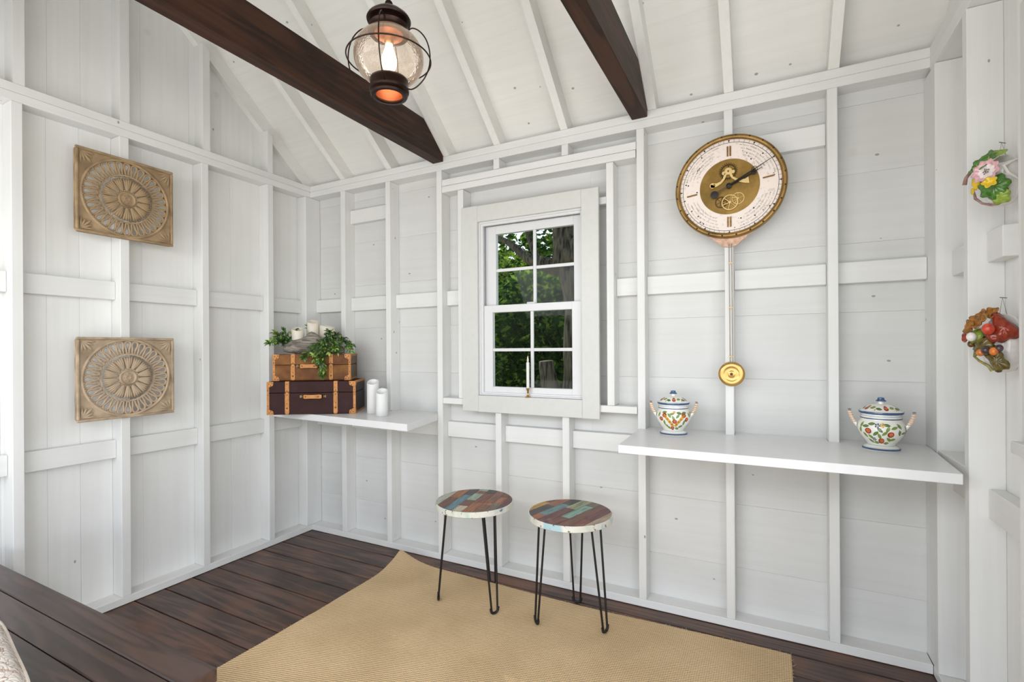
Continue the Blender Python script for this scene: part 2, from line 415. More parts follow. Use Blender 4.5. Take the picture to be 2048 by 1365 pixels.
# ------------------------------------------------------------------ window 1
w1 = setting('window_1')
box('casing', w1, 1.313, 1.4205, -0.020, -0.0005, 0.935, 2.143, P_TRIM, 0.002)
box('casing', w1, 2.0615, 2.156, -0.021, -0.0005, 0.932, 2.139, P_TRIM, 0.002)
box('casing', w1, 1.4208, 2.0612, -0.0195, -0.0005, 2.047, 2.141, P_TRIM, 0.002)
box('casing', w1, 1.4208, 2.0612, -0.0195, -0.0005, 0.933, 1.030, P_TRIM, 0.002)
def frame_(name, x0, x1, z0, z1, y0, y1, wl_, wr_, wb_, wt_, mat, bev=0.0015):
    bm = bmesh.new(); cx, cz, cy = (x0+x1)/2, (z0+z1)/2, (y0+y1)/2
    for a, b, c, d in [(x0, x0+wl_, z0, z1), (x1-wr_, x1, z0, z1), (x0+wl_, x1-wr_, z0, z0+wb_), (x0+wl_, x1-wr_, z1-wt_, z1)]:
        cube(bm, ((a+b)/2-cx, 0, (c+d)/2-cz), (b-a, y1-y0, d-c), bev)
    return obj(name, bm, mat, w1, (cx, cy, cz))
frame_('frame', 1.400, 2.080, 1.0305, 2.058, 0.000, 0.112, 0.030, 0.022, 0.008, 0.020, P_VINYL)
frame_('stop', 1.4302, 2.058, 1.0387, 2.038, 0.004, 0.020, 0.014, 0.010, 0.010, 0.014, P_VINYL)
us = frame_('upper_sash', 1.440, 2.057, 1.525, 2.028, 0.048, 0.078, 0.068, 0.062, 0.030, 0.050, P_VINYL)
ls = frame_('lower_sash', 1.4445, 2.048, 1.043, 1.556, 0.016, 0.046, 0.056, 0.054, 0.038, 0.042, P_VINYL)
GL = NT('window_glass')
tr = GL.n('BsdfTransparent', Color=(0.93, 0.96, 0.94, 1)); gl = GL.n('BsdfGlossy', Color=(1, 1, 1, 1), Roughness=0.0)
lw = GL.n('Math', {'operation': 'MULTIPLY'}, _0=GL.n('Fresnel', IOR=1.45).outputs[0], _1=0.12); mxs = GL.n('MixShader', _0=lw.outputs[0], _1=tr.outputs[0], _2=gl.outputs[0])
GL.t.links.new(mxs.outputs[0], GL.out.inputs[0]); GLASS = GL.m
def muntins(par, xm, zm, x0, x1, z0, z1, y):
    box('muntin', par, xm-0.009, xm+0.009, y-0.006, y+0.006, z0, z1, P_VINYL, 0.002)
    box('muntin', par, x0, xm-0.0095, y-0.006, y+0.006, zm-0.009, zm+0.009, P_VINYL, 0.002)
    box('muntin', par, xm+0.0095, x1, y-0.006, y+0.006, zm-0.009, zm+0.009, P_VINYL, 0.002)
    for a, b in ((x0, xm-0.0095), (xm+0.0095, x1)):
        for c, d in ((z0, zm-0.0095), (zm+0.0095, z1)):
            box('pane', par, a, b, y-0.0015, y+0.0015, c, d, GLASS, 0)
muntins(us, 1.757, 1.764, 1.508, 1.995, 1.555, 1.978, 0.058)
muntins(ls, 1.753, 1.296, 1.5005, 1.994, 1.081, 1.514, 0.026)
for x0 in (1.60, 1.93):
    box('tilt_latch', us, x0-0.025, x0+0.025, 0.0465, 0.049, 1.992, 2.000, P_VINYL, 0)
lk = box('sash_lock', w1, 1.722, 1.775, 0.018, 0.046, 1.5565, 1.566, P_VINYL, 0.003)

# ------------------------------------------------------------------ shelves
def shelf(name, label, pts, z, t):
    bm = bmesh.new(); polyext(bm, pts, z-t, z)
    bmesh.ops.recalc_face_normals(bm, faces=bm.faces)
    bmesh.ops.bevel(bm, geom=list(bm.edges), offset=0.0015, segments=1, affect='EDGES')
    o = obj(name, bm, P_SHELF, None); tag(o, label, 'shelf'); return o
e_ = 0.001
shelf('wall_shelf', 'white wall shelf in the corner under the two stacked suitcases',
      [(e_, -0.31), (1.210, -0.406), (1.114, -0.002), (1.114, D-e_), (0.744+e_, D-e_), (0.744+e_, -e_), (0.705-e_, -e_), (0.705-e_, D-e_), (0.340+e_, D-e_), (0.340+e_, -e_), (0.299-e_, -e_), (0.299-e_, D-e_), (e_, D-e_)], 0.90, 0.040)
shelf('wall_shelf', 'long white wall shelf holding the two painted jars below the clock',
      [(2.372, -0.456), (3.476, -0.456), (3.503, -e_*2), (3.503, D-e_), (3.198+e_, D-e_), (3.198+e_, -e_), (3.160-e_, -e_), (3.160-e_, D-e_), (2.791+e_, D-e_), (2.791+e_, -e_), (2.754-e_, -e_), (2.754-e_, D-e_), (2.387, D-e_), (2.387, -e_), (2.355, -e_)], 0.896, 0.034)

# ------------------------------------------------------------------ rug
def make_rug():
    N = NT('woven_jute'); tc = N.n('TexCoord').outputs['Object']
    sp = N.n('SeparateXYZ', _0=tc)
    def sinw(src, f):
        m = N.n('Math', {'operation': 'MULTIPLY'}, _0=src, _1=f).outputs[0]
        return N.n('Math', {'operation': 'SINE'}, _0=m).outputs[0]
    al = math.radians(15.0)
    dn = N.n('VectorMath', {'operation': 'DOT_PRODUCT'}, _0=tc, _1=(-math.sin(al), math.cos(al), 0)).outputs['Value']
    nw = N.n('Math', {'operation': 'MULTIPLY'}, _0=N.n('TexNoise', Vector=tc, Scale=45.0, Detail=2.0).outputs[0], _1=0.006).outputs[0]
    dn = N.n('Math', {'operation': 'ADD'}, _0=dn, _1=nw).outputs[0]
    sy = sinw(dn, 2*PI/0.0108); sx = sinw(sp.outputs['X'], 2*PI/0.0085)
    wv = N.n('Math', {'operation': 'MULTIPLY'}, _0=sx, _1=0.40).outputs[0]
    wv = N.n('Math', {'operation': 'ADD'}, _0=sy, _1=wv).outputs[0]
    h = N.n('MapRange', Value=wv, _1=-1.45, _2=1.45).outputs[0]
    fz = N.n('TexNoise', Vector=tc, Scale=260.0, Detail=3.0).outputs[0]
    bl = N.n('TexNoise', Vector=tc, Scale=3.2, Detail=4.0).outputs[0]
    hm = N.n('Mix', {'data_type': 'FLOAT'}, _0=0.42, _2=h, _3=fz).outputs[0]
    col = N.ramp(hm, [(0.24, S(172, 142, 104)), (0.52, S(214, 186, 146)), (0.78, S(234, 210, 172))])
    col = mixc(N, 0.7, col, N.ramp(bl, [(0.35, (0.86, 0.84, 0.80)), (0.62, (1.04, 1.04, 1.04))]), 'MULTIPLY')
    N.set(Base_Color=col, Roughness=0.9, Normal=N.n('Bump', Strength=0.7, Distance=0.003, Height=hm).outputs[0])
    N.b.inputs['Specular IOR Level'].default_value = 0.15
    bm = bmesh.new(); x0, x1, y0, y1 = 0.935, 3.010, -0.135, -2.32; nx, ny = 110, 110; T = 0.009
    g = {}
    def pos(i, j):
        u = i/nx; v = j/ny; x = x0+(x1-x0)*u; yy = y0+(y1-y0)*v
        x += 0.02*math.sin(v*5)*(1-u)*0.5; yy += 0.012*math.sin(u*7+1)*(1-v)
        x += noise.noise(Vector((x*9, yy*9, 0)))*0.003; yy += noise.noise(Vector((x*9, yy*9, 5)))*0.003
        z = 0.002+0.0015*(1+noise.noise(Vector((x*3, yy*3, 2))))
        d = math.hypot((x-x0), (y0-yy)*1.0); c = max(0, 1-d/0.28)
        z += 0.050*c**2.4; x -= 0.035*c**2; yy += 0.030*c**2
        return Vector((x, yy, z))
    for k in (0, 1):
        for i in range(nx+1):
            for j in range(ny+1): g[i, j, k] = bm.verts.new(pos(i, j)+Vector((0, 0, T*k)))
    for i in range(nx):
        for j in range(ny):
            bm.faces.new((g[i, j, 1], g[i+1, j, 1], g[i+1, j+1, 1], g[i, j+1, 1]))
            bm.faces.new((g[i, j, 0], g[i, j+1, 0], g[i+1, j+1, 0], g[i+1, j, 0]))
    for i in range(nx):
        for j in (0, ny): bm.faces.new((g[i, j, 0], g[i+1, j, 0], g[i+1, j, 1], g[i, j, 1]))
    for j in range(ny):
        for i in (0, nx): bm.faces.new((g[i, j, 0], g[i, j+1, 0], g[i, j+1, 1], g[i, j, 1]))
    root = thing('woven_rug', 'tan woven jute rug with one upturned corner under both stools', 'rug', (0, 0, 0))
    obj('mat', bm, N.m, root, smooth=True)
    bm = bmesh.new()
    for _ in range(150):
        if random.random() < 0.62: i = random.randint(6, nx); j = 0
        else: i = 0; j = random.randint(2, ny)
        if random.random() < 0.25: i = nx; j = random.randint(0, 40)
        p = pos(i, j)+Vector((0, 0, T*0.7)); out = Vector((0, 1, 0)) if j == 0 else Vector((-1 if i == 0 else 1, 0, 0))
        l = random.uniform(0.003, 0.011); sd_ = Vector((random.uniform(-1, 1), random.uniform(-1, 1), 0))*l*0.7
        q1 = p+out*l*0.5+Vector((0, 0, random.uniform(0, .006))); q2 = p+out*l+sd_+Vector((0, 0, random.uniform(-.004, .008)))
        q2.z = max(q2.z, 0.003)
        tube(bm, [p-out*0.004, q1, q2], 0.0005, 4)
    stuff(obj('frayed_threads', bm, plain('jute_thread', S(196, 168, 120), 0.9), root))
make_rug()

# ------------------------------------------------------------------ stools
def clip(poly, a, b):
    out = []; n = len(poly)
    def side(p): return (b[0]-a[0])*(p[1]-a[1])-(b[1]-a[1])*(p[0]-a[0])
    for i in range(n):
        p, q = poly[i], poly[(i+1) % n]; sp_, sq = side(p), side(q)
        if sp_ >= 0: out.append(p)
        if sp_*sq < 0:
            t = sp_/(sp_-sq); out.append((p[0]+(q[0]-p[0])*t, p[1]+(q[1]-p[1])*t))
    return out
WOODC = {}
def woodcol(c):
    if c in WOODC: return WOODC[c]
    N = NT('reclaimed_wood_%d' % len(WOODC)); v, tc = N.coords((9, 60, 60))
    a = N.n('TexNoise', Vector=v, Scale=1.3, Detail=6.0, Distortion=0.5).outputs[0]
    w_ = N.n('TexNoise', Vector=tc, Scale=26.0, Detail=6.0, Roughness=0.7).outputs[0]
    b = S(*c); dk = tuple(x*0.5 for x in b[:3])
    col = N.ramp(a, [(0.3, dk), (0.55, b), (0.85, tuple(min(1, x*1.35+0.02) for x in b[:3]))])
    col = mixc(N, N.ramp(w_, [(0.58, (0, 0, 0)), (0.72, (0.55,)*3)]), col, S(112, 74, 54))
    col = mixc(N, N.ramp(w_, [(0.2, (0.6,)*3), (0.3, (0, 0, 0))]), col, S(206, 196, 176))
    N.set(Base_Color=col, Roughness=0.42, Normal=N.n('Bump', Strength=0.25, Distance=0.001, Height=a).outputs[0])
    WOODC[c] = N.m; return N.m
BR, OR_, BL, CR, MI, GY, MA, YE, TE, DK = (112, 72, 54), (158, 98, 58), (92, 128, 142), (198, 186, 164), (150, 172, 152), (98, 92, 84), (104, 56, 56), (186, 142, 66), (124, 162, 146), (70, 62, 62)
RIM = NT('whitewashed_seat_rim')
v_, tc_ = RIM.coords((8, 8, 5)); a_ = RIM.n('TexNoise', Vector=v_, Scale=1.0, Detail=3.0).outputs[0]
f_ = RIM.n('TexNoise', Vector=tc_, Scale=55.0, Detail=5.0).outputs[0]
c_ = RIM.ramp(a_, [(0.38, S(168, 198, 182)), (0.46, S(214, 212, 198)), (0.55, S(222, 219, 208)), (0.62, S(168, 198, 204))])
c_ = mixc(RIM, RIM.ramp(f_, [(0.33, (0.9,)*3), (0.38, (0, 0, 0))]), c_, S(104, 74, 62))
RIM.set(Base_Color=c_, Roughness=0.4); RIM = RIM.m
def stool(label, cx, cy, ang, rows, feet, H=0.520, R=0.200):
    root = thing('round_stool', label, 'stool', (cx, cy, 0), group='round stools on hairpin legs')
    bm = bmesh.new(); lathe(bm, [(0, H-0.030), (R-0.004, H-0.030), (R, H-0.027), (R, H-0.003), (R-0.002, H-0.0005), (R-0.0045, H-0.0005), (R-0.0045, H-0.006), (0, H-0.006)], 72)
    seat = obj('seat', bm, RIM, root, smooth=True)
    circ = [((R-0.005)*math.cos(2*PI*i/72), (R-0.005)*math.sin(2*PI*i/72)) for i in range(72)]
    d = (math.cos(ang), math.sin(ang)); n = (d[1], -d[0])            # rows listed towards +n, segments along +d
    nr = len(rows); wd = 2*R/nr; off = -R
    for row in rows:
        wdt = row[0]*2*R; o0, o1 = off, off+wdt; off = o1; t = -R
        for c, ln in row[1]:
            t0, t1 = t, t+ln*2*R; t = t1
            g = 0.0006
            def W(tt, oo): return (d[0]*tt+n[0]*oo, d[1]*tt+n[1]*oo)
            q = [W(t0+g, o0+g), W(t0+g, o1-g), W(t1-g, o1-g), W(t1-g, o0+g)]
            ar = sum(q[i][0]*q[(i+1) % 4][1]-q[(i+1) % 4][0]*q[i][1] for i in range(4))
            if ar < 0: q = q[::-1]
            pl = circ
            for i in range(4):
                pl = clip(pl, q[i], q[(i+1) % 4])
                if len(pl) < 3: break
            if len(pl) < 3: continue
            # drop near-duplicates
            pp = []
            for p in pl:
                if not pp or math.hypot(p[0]-pp[-1][0], p[1]-pp[-1][1]) > 1e-4: pp.append(p)
            if len(pp) > 2 and math.hypot(pp[0][0]-pp[-1][0], pp[0][1]-pp[-1][1]) < 1e-4: pp.pop()
            if len(pp) < 3: continue
            mxp = sum(p[0] for p in pp)/len(pp); myp = sum(p[1] for p in pp)/len(pp)
            # local frame turned so that the grain runs along the plank
            ca, sa = math.cos(-ang), math.sin(-ang)
            lp = [((p[0]-mxp)*ca-(p[1]-myp)*sa, (p[0]-mxp)*sa+(p[1]-myp)*ca) for p in pp]
            bm = bmesh.new(); polyext(bm, lp, -0.0055, random.uniform(-0.0002, 0.0006))
            obj('plank', bm, woodcol(c), seat, (mxp, myp, H-0.0005), (0, 0, ang))
    for (fx, fy, rot) in feet:
        fx -= cx; fy -= cy; r = math.hypot(fx, fy); ux, uy = fx/r, fy/r
        top = Vector((ux*(R-0.055), uy*(R-0.055), H-0.032)); bot = Vector((fx, fy, 0.0335 if rot else 0.0205))
        tx = Vector((-uy, ux, 0)); A = top+tx*0.036; B = top-tx*0.036
        pts = [A+(bot+tx*0.0165-A)*k for k in (0, .25, .5, .75, 1)]
        for k in range(1, 6):
            a = PI*k/6; pts.append(bot+tx*0.0165*math.cos(a)+Vector((0, 0, -0.012*math.sin(a))))
        pts += [bot-tx*0.0165+(B-bot+tx*0.0165)*k for k in (0, .25, .5, .75, 1)]
        bm = bmesh.new(); tube(bm, pts, 0.0052, 8)
        cube(bm, (top.x, top.y, H-0.0315), (0.030, 0.030, 0.003), rot=None)
        lg = obj('leg', bm, BLACK, root, smooth=True)
        bm = bmesh.new(); tube(bm, [p+Vector((0, 0, -0.0005)) for p in ([bot+tx*0.0215+Vector((0, 0, .012))]+[bot+tx*0.0190*math.cos(PI*k/6)+Vector((0, 0, -0.0125*math.sin(PI*k/6))) for k in range(7)]+[bot-tx*0.0215+Vector((0, 0, .012))])], 0.0066, 8)
        obj('foot_cap', bm, plain('black_rubber', S(18, 18, 18), 0.6) if 'black_rubber' not in bpy.data.materials else bpy.data.materials['black_rubber'], lg, smooth=True)
    return root
A1 = math.radians(99.7); A2 = math.radians(76.0)
rows1 = [(0.13, [((176, 178, 164), 1.0)]), (0.14, [(BR, .52), (OR_, .48)]), (0.12, [(BR, .06), (BL, .62), (DK, .32)]),
         (0.13, [(CR, .24), (BR, .24), (MI, .30), ((138, 88, 72), .12), (MI, .10)]), (0.14, [(OR_, .40), ((120, 70, 50), .42), (DK, .18)]),
         (0.12, [((126, 84, 62), .34), (OR_, .10), ((128, 84, 64), .56)]), (0.11, [((116, 104, 88), .46), (OR_, .26), (BR, .28)]), (0.11, [(MA, 1.0)])]
rows2 = [(0.11, [(YE, .62), (BR, .38)]), (0.13, [(DK, .55), (OR_, .45)]), (0.12, [(OR_, .22), ((98, 136, 140), .48), (DK, .30)]),
         (0.14, [(MA, .60), ((152, 156, 124), .40)]), (0.13, [((112, 60, 52), .30), (TE, .52), ((120, 104, 84), .18)]),
         (0.13, [(BR, 1.0)]), (0.12, [((122, 66, 52), .40), (MA, .60)]), (0.12, [((172, 150, 128), 1.0)])]
stool('round stool with mosaic plank seat nearer the corner, left one', 1.578, -0.318, A1, rows1, [(1.424, -0.425, 1), (1.748, -0.414, 1), (1.574, -0.128, 0)])
stool('round stool with mosaic plank seat right of the other, below the window edge', 2.087, -0.274, A2, rows2, [(1.966, -0.401, 1), (2.272, -0.326, 1), (2.060, -0.111, 0)])

# ------------------------------------------------------------------ bench and cushion
bn = thing('slatted_bench', 'dark stained slatted wooden bench in the near left corner', 'bench', (0, 0, 0))
yb = -1.685
for k in range(8):
    box('slat', bn, 0.012, 1.615+random.uniform(-.002, .002), yb-0.0875, yb, 0.412, 0.45, W_BENCH, 0.003); yb -= 0.0905
for x0 in (0.06, 0.80, 1.50): box('cross_rail', bn, x0, x0+0.038, -2.395, -1.70, 0.322, 0.4115, W_BENCH, 0.002)
for x0 in (0.10, 1.42):
    for y0 in (-2.38, -1.775): box('leg', bn, x0, x0+0.07, y0, y0+0.07, 0.0135 if x0 > 1 else 0.0005, 0.4112, W_BENCH, 0.002)
def cushion():
    N = NT('printed_cushion_linen'); tc = N.n('TexCoord').outputs['Object']
    nz = N.n('TexNoise', Vector=tc, Scale=11.0, Detail=3.0, Distortion=1.5).outputs[0]
    vo = N.n('TexVoronoi', {'feature': 'DISTANCE_TO_EDGE'}, Vector=N.n('VectorMath', {'operation': 'ADD'}, _0=tc, _1=N.n('TexNoise', Vector=tc, Scale=9.0).outputs[1]).outputs[0], Scale=17.0).outputs[0]
    col = N.ramp(vo, [(0.01, S(160, 134, 118)), (0.05, S(222, 212, 202)), (0.10, S(240, 232, 224))])
    col = mixc(N, N.ramp(nz, [(0.58, (0, 0, 0)), (0.68, (0.7,)*3)]), col, S(184, 152, 132))
    N.set(Base_Color=col, Roughness=0.85, Normal=N.n('Bump', Strength=0.5, Distance=0.004, Height=vo).outputs[0])
    bm = bmesh.new(); n = 24; W = 0.54; H = 0.50; T = 0.078; g = {}
    for k in (-1, 1):
        for i in range(n+1):
            for j in range(n+1):
                u = i/n*2-1; v = j/n*2-1
                pin = 1-0.02*(1-u*u)*abs(v)**3-0.05*abs(u*v)**4; pj = 1-0.02*(1-v*v)*abs(u)**3-0.05*abs(u*v)**4
                e = max(0, (1-abs(u)**2.4))*max(0, (1-abs(v)**2.4))
                x = u*W/2*pj; z = v*H/2*pin
                if (i in (0, n) or j in (0, n)) and k == 1: g[i, j, k] = g[i, j, -1]; continue
                g[i, j, k] = bm.verts.new((x, k*T*e**0.55+noise.noise(Vector((x*9, z*9, k)))*0.006*e, z))
        for i in range(n):
            for j in range(n):
                q = (g[i, j, k], g[i+1, j, k], g[i+1, j+1, k], g[i, j+1, k]); bm.faces.new(q if k < 0 else q[::-1])
    root = obj('cushion', bm, N.m, None, smooth='all')
    root.location = (1.185, -2.206, 0.538); root.rotation_euler = (math.radians(-90), 0, math.radians(-10.5))
    tag(root, 'pale cushion with a brown printed pattern lying on the dark bench', 'cushion')
    bm = bmesh.new(); pts = []
    for s_ in range(4):
        for t in range(12):
            a = -1+2*t/12; u, v = [(a, -1), (1, a), (-a, 1), (-1, -a)][s_]
            pin = 1-0.02*(1-u*u)*abs(v)**3-0.05*abs(u*v)**4; pj = 1-0.02*(1-v*v)*abs(u)**3-0.05*abs(u*v)**4
            pts.append((u*W/2*pj, 0, v*H/2*pin))
    tube(bm, pts, 0.004, 6, closed=True); obj('piping', bm, plain('cushion_piping', S(214, 204, 192), 0.8), root, smooth=True)
cushion()
# ------------------------------------------------------------------ suitcases
TAN = plain('tan_leather', S(196, 134, 76), 0.5, var=0.18, scale=40, bump=0.1, spec=0.3)
RIV = plain('antique_brass_rivet', S(112, 78, 48), 0.35, 0.7, 0.2)
RING = plain('dark_brass_ring', S(120, 104, 78), 0.3, 0.9, 0.2)
DARKL = plain('deep_burgundy_leather', S(56, 33, 32), 0.62, var=0.18, scale=18, bump=0.1, spec=0.2)
BRNL = NT('distressed_brown_leather'); v_, tc_ = BRNL.coords((7, 7, 7)); a_ = BRNL.n('TexNoise', Vector=v_, Scale=1.4, Detail=6.0).outputs[0]
BRNL.set(Base_Color=BRNL.ramp(a_, [(0.3, S(84, 50, 30)), (0.52, S(120, 76, 40)), (0.72, S(150, 104, 52))]), Roughness=0.55); BRNL.b.inputs['Specular IOR Level'].default_value = 0.2; BRNL = BRNL.m
SIDEB = plain('olive_brown_side_leather', S(104, 84, 62), 0.5, var=0.15, scale=20)
SIDED = plain('near_black_side_leather', S(46, 38, 36), 0.6, var=0.15, scale=20)
def suitcase(label, loc, ang, W, Dp, H, lid, mat, side, straps, hx, hz):
    root = thing('suitcase', label, 'suitcase', loc, (0, 0, ang), 'vintage suitcases on the corner shelf')
    def shell(name, z0, z1):
        bm = bmesh.new(); cube(bm, (W/2, Dp/2, (z0+z1)/2), (W, Dp, z1-z0), 0.003)
        bm.normal_update()
        for f in bm.faces: f.material_index = 1 if abs(f.normal.x) > 0.9 else 0
        return obj(name, bm, [mat, side], root)
    zl = H*(1-lid)
    shell('body', 0.0005, zl-0.0008); shell('lid', zl+0.0008, H)
    rv = bmesh.new()
    def rivet(p, ax, r=0.0032):
        sq = [1, 1, 1]; sq[ax] = 0.5; ball(rv, p, r, 8, sq)
    # corner guards: front quarter-round plate + side plate + top strip
    def guard(cx, cz, sx, sz):
        bm = bmesh.new(); r = 0.038; pts = [(0, 0)]
        for k in range(9):
            a = PI/2*k/8; rr = r*(1-0.10*math.sin(a*2)*math.cos(a*6)); pts.append((rr*math.cos(a), rr*math.sin(a)))
        P2 = [(cx+sx*p[0], cz+sz*p[1]) for p in pts]
        A = [bm.verts.new((p[0], -0.0022, p[1])) for p in P2]; B = [bm.verts.new((p[0], 0.002, p[1])) for p in P2]
        bm.faces.new(A); bm.faces.new(B[::-1]); n = len(P2)
        for i in range(n): bm.faces.new((A[i], A[(i+1) % n], B[(i+1) % n], B[i]))
        ex = cx-sx*0.0; xo = cx+(-sx)*0.0022; xi = cx+sx*0.002
        P3 = [(p[0]*0.9-0.0022, cz+sz*p[1]) for p in pts]
        A = [bm.verts.new((xo, p[0], p[1])) for p in P3]; B = [bm.verts.new((xi, p[0], p[1])) for p in P3]
        bm.faces.new(A); bm.faces.new(B[::-1])
        for i in range(n): bm.faces.new((A[i], A[(i+1) % n], B[(i+1) % n], B[i]))
        obj('corner_guard', bm, TAN, root)
        rivet((cx+sx*0.030, -0.0024, cz+sz*0.009), 1); rivet((cx+sx*0.012, -0.0024, cz+sz*0.012), 1); rivet((cx+sx*0.022, -0.0024, cz+sz*0.023), 1)
        rivet((xo, 0.026, cz+sz*0.010), 0); rivet((xo, 0.010, cz+sz*0.026), 0)
    for cx, sx in ((0, 1), (W, -1)):
        for cz, sz in ((0.0005, 1), (H, -1)): guard(cx, cz, sx, sz)
    # edge bindings
    def strip(x0, x1, y0, y1, z0, z1):
        bm = bmesh.new(); c = ((x0+x1)/2, (y0+y1)/2, (z0+z1)/2); cube(bm, (0, 0, 0), (x1-x0, y1-y0, z1-z0), 0.0006)
        obj('edge_binding', bm, TAN, root, c)
    for x0, x1 in ((-0.0018, 0.013), (W-0.013, W+0.0018)):
        strip(x0, x1, -0.0018, 0.012, 0.0385, zl-0.001); strip(x0, x1, -0.0018, 0.012, zl+0.001, H-0.0385)
        for z in (0.055, zl-0.012, zl+0.012, H-0.05): rivet(((x0+x1)/2, -0.002, z), 1, 0.0026)
    for x0, x1 in ((-0.0018, 0.010), (W-0.010, W+0.0018)):
        strip(x0, x1, 0.0345, Dp-0.001, H-0.012, H+0.0016); strip(x0, x1, 0.0345, Dp-0.001, 0.0005, 0.012)
        k = 0.05
        while k < Dp:
            rivet((x1 if x1 > W/2 else x0, k, H-0.006), 0, 0.0024); rivet((x1 if x1 > W/2 else x0, k, 0.007), 0, 0.0024); k += 0.028
    for f in straps:
        cx = f*W; bm = bmesh.new()
        cube(bm, (cx, -0.0015, (zl+H)/2+0.002), (0.024, 0.004, H-zl), 0.0008); cube(bm, (cx, 0.010, H+0.0008), (0.024, 0.026, 0.002), 0.0005)
        st = obj('strap', bm, TAN, root)
        bm = bmesh.new(); b2 = zl+0.006
        pr_ = [(-0.0125, 0.012), (-0.0125, b2-0.014), (-0.008, b2-0.004), (0, b2), (0.008, b2-0.004), (0.0125, b2-0.014), (0.0125, 0.012), (0.008, 0.003), (-0.008, 0.003)]
        A = [bm.verts.new((cx+p[0], -0.0055, p[1])) for p in pr_]; B = [bm.verts.new((cx+p[0], 0.001, p[1])) for p in pr_]
        bm.faces.new(A); bm.faces.new(B[::-1]); n = len(pr_)
        for i in range(n): bm.faces.new((A[i], A[(i+1) % n], B[(i+1) % n], B[i]))
        cube(bm, (cx, -0.0065, 0.66*zl), (0.026, 0.004, 0.006), 0.0005)
        obj('strap', bm, TAN, root)
        bm = bmesh.new(); tube(bm, [(cx+0.0155*math.cos(a), -0.007, zl-0.004+0.0125*math.sin(a)) for a in [PI*k/10-0.25 for k in range(14)]], 0.0018, 6)
        obj('buckle_ring', bm, RING, root, smooth=True)
        for z in (zl-0.012, zl*0.52, zl+0.016, H-0.014): rivet((cx, -0.0055 if z < zl else -0.0035, z), 1, 0.003)
        rivet((cx, -0.0062, zl*0.30), 1, 0.0052)
    # handle
    x0, x1 = hx[0]*W, hx[1]*W; zc = hz*H; bm = bmesh.new(); n = 10
    for k in range(n+1):
        t = k/n; x = x0+(x1-x0)*t; yo = -0.012-0.010*math.sin(PI*t); hh = 0.0135-0.0025*math.sin(PI*t)
        if k in (0, n): hh *= 0.75
        ring = [bm.verts.new((x, yo-0.003, zc-hh)), bm.verts.new((x, yo-0.003, zc+hh)), bm.verts.new((x, yo+0.003, zc+hh)), bm.verts.new((x, yo+0.003, zc-hh))]
        if k:
            for i in range(4): bm.faces.new((last[i], last[(i+1) % 4], ring[(i+1) % 4], ring[i]))
        else: bm.faces.new(ring)
        last = ring
    bm.faces.new(last[::-1])
    hd = obj('handle', bm, TAN, root)
    rivet((x0+0.014, -0.0185, zc), 1, 0.0045); rivet((x1-0.020, -0.020, zc), 1, 0.0045)
    for cx in (x0-0.006, x1+0.006):
        bm = bmesh.new(); tube(bm, [(cx+0.011*math.cos(2*PI*k/14), -0.0075-0.003*math.cos(2*PI*k/14)*(1 if cx > x0 else -1), zc+0.011*math.sin(2*PI*k/14)) for k in range(14)], 0.0017, 6, closed=True)
        bm2 = obj('handle_ring', bm, RING, root, smooth=True)
        bm = bmesh.new(); cube(bm, (cx+(0.012 if cx > x0 else -0.012)*0.9, -0.0015, zc), (0.016, 0.003, 0.016), 0.001); obj('handle_plate', bm, RING, root)
    stuff(obj('rivets', rv, RIV, root, smooth=True))
    return root
suitcase('larger dark burgundy suitcase with tan straps, bottom of the stack', (0.183, -0.488, 0.9005), math.radians(33.5), 0.530, 0.300, 0.2045, 0.34, DARKL, SIDED, (0.225, 0.775), (0.415, 0.62), 0.545)
suitcase('smaller distressed brown suitcase with tan straps on the dark one', (0.166, -0.434, 1.1072), math.radians(36.5), 0.470, 0.275, 0.167, 0.40, BRNL, SIDEB, (0.255, 0.745), (0.35, 0.575), 0.555)

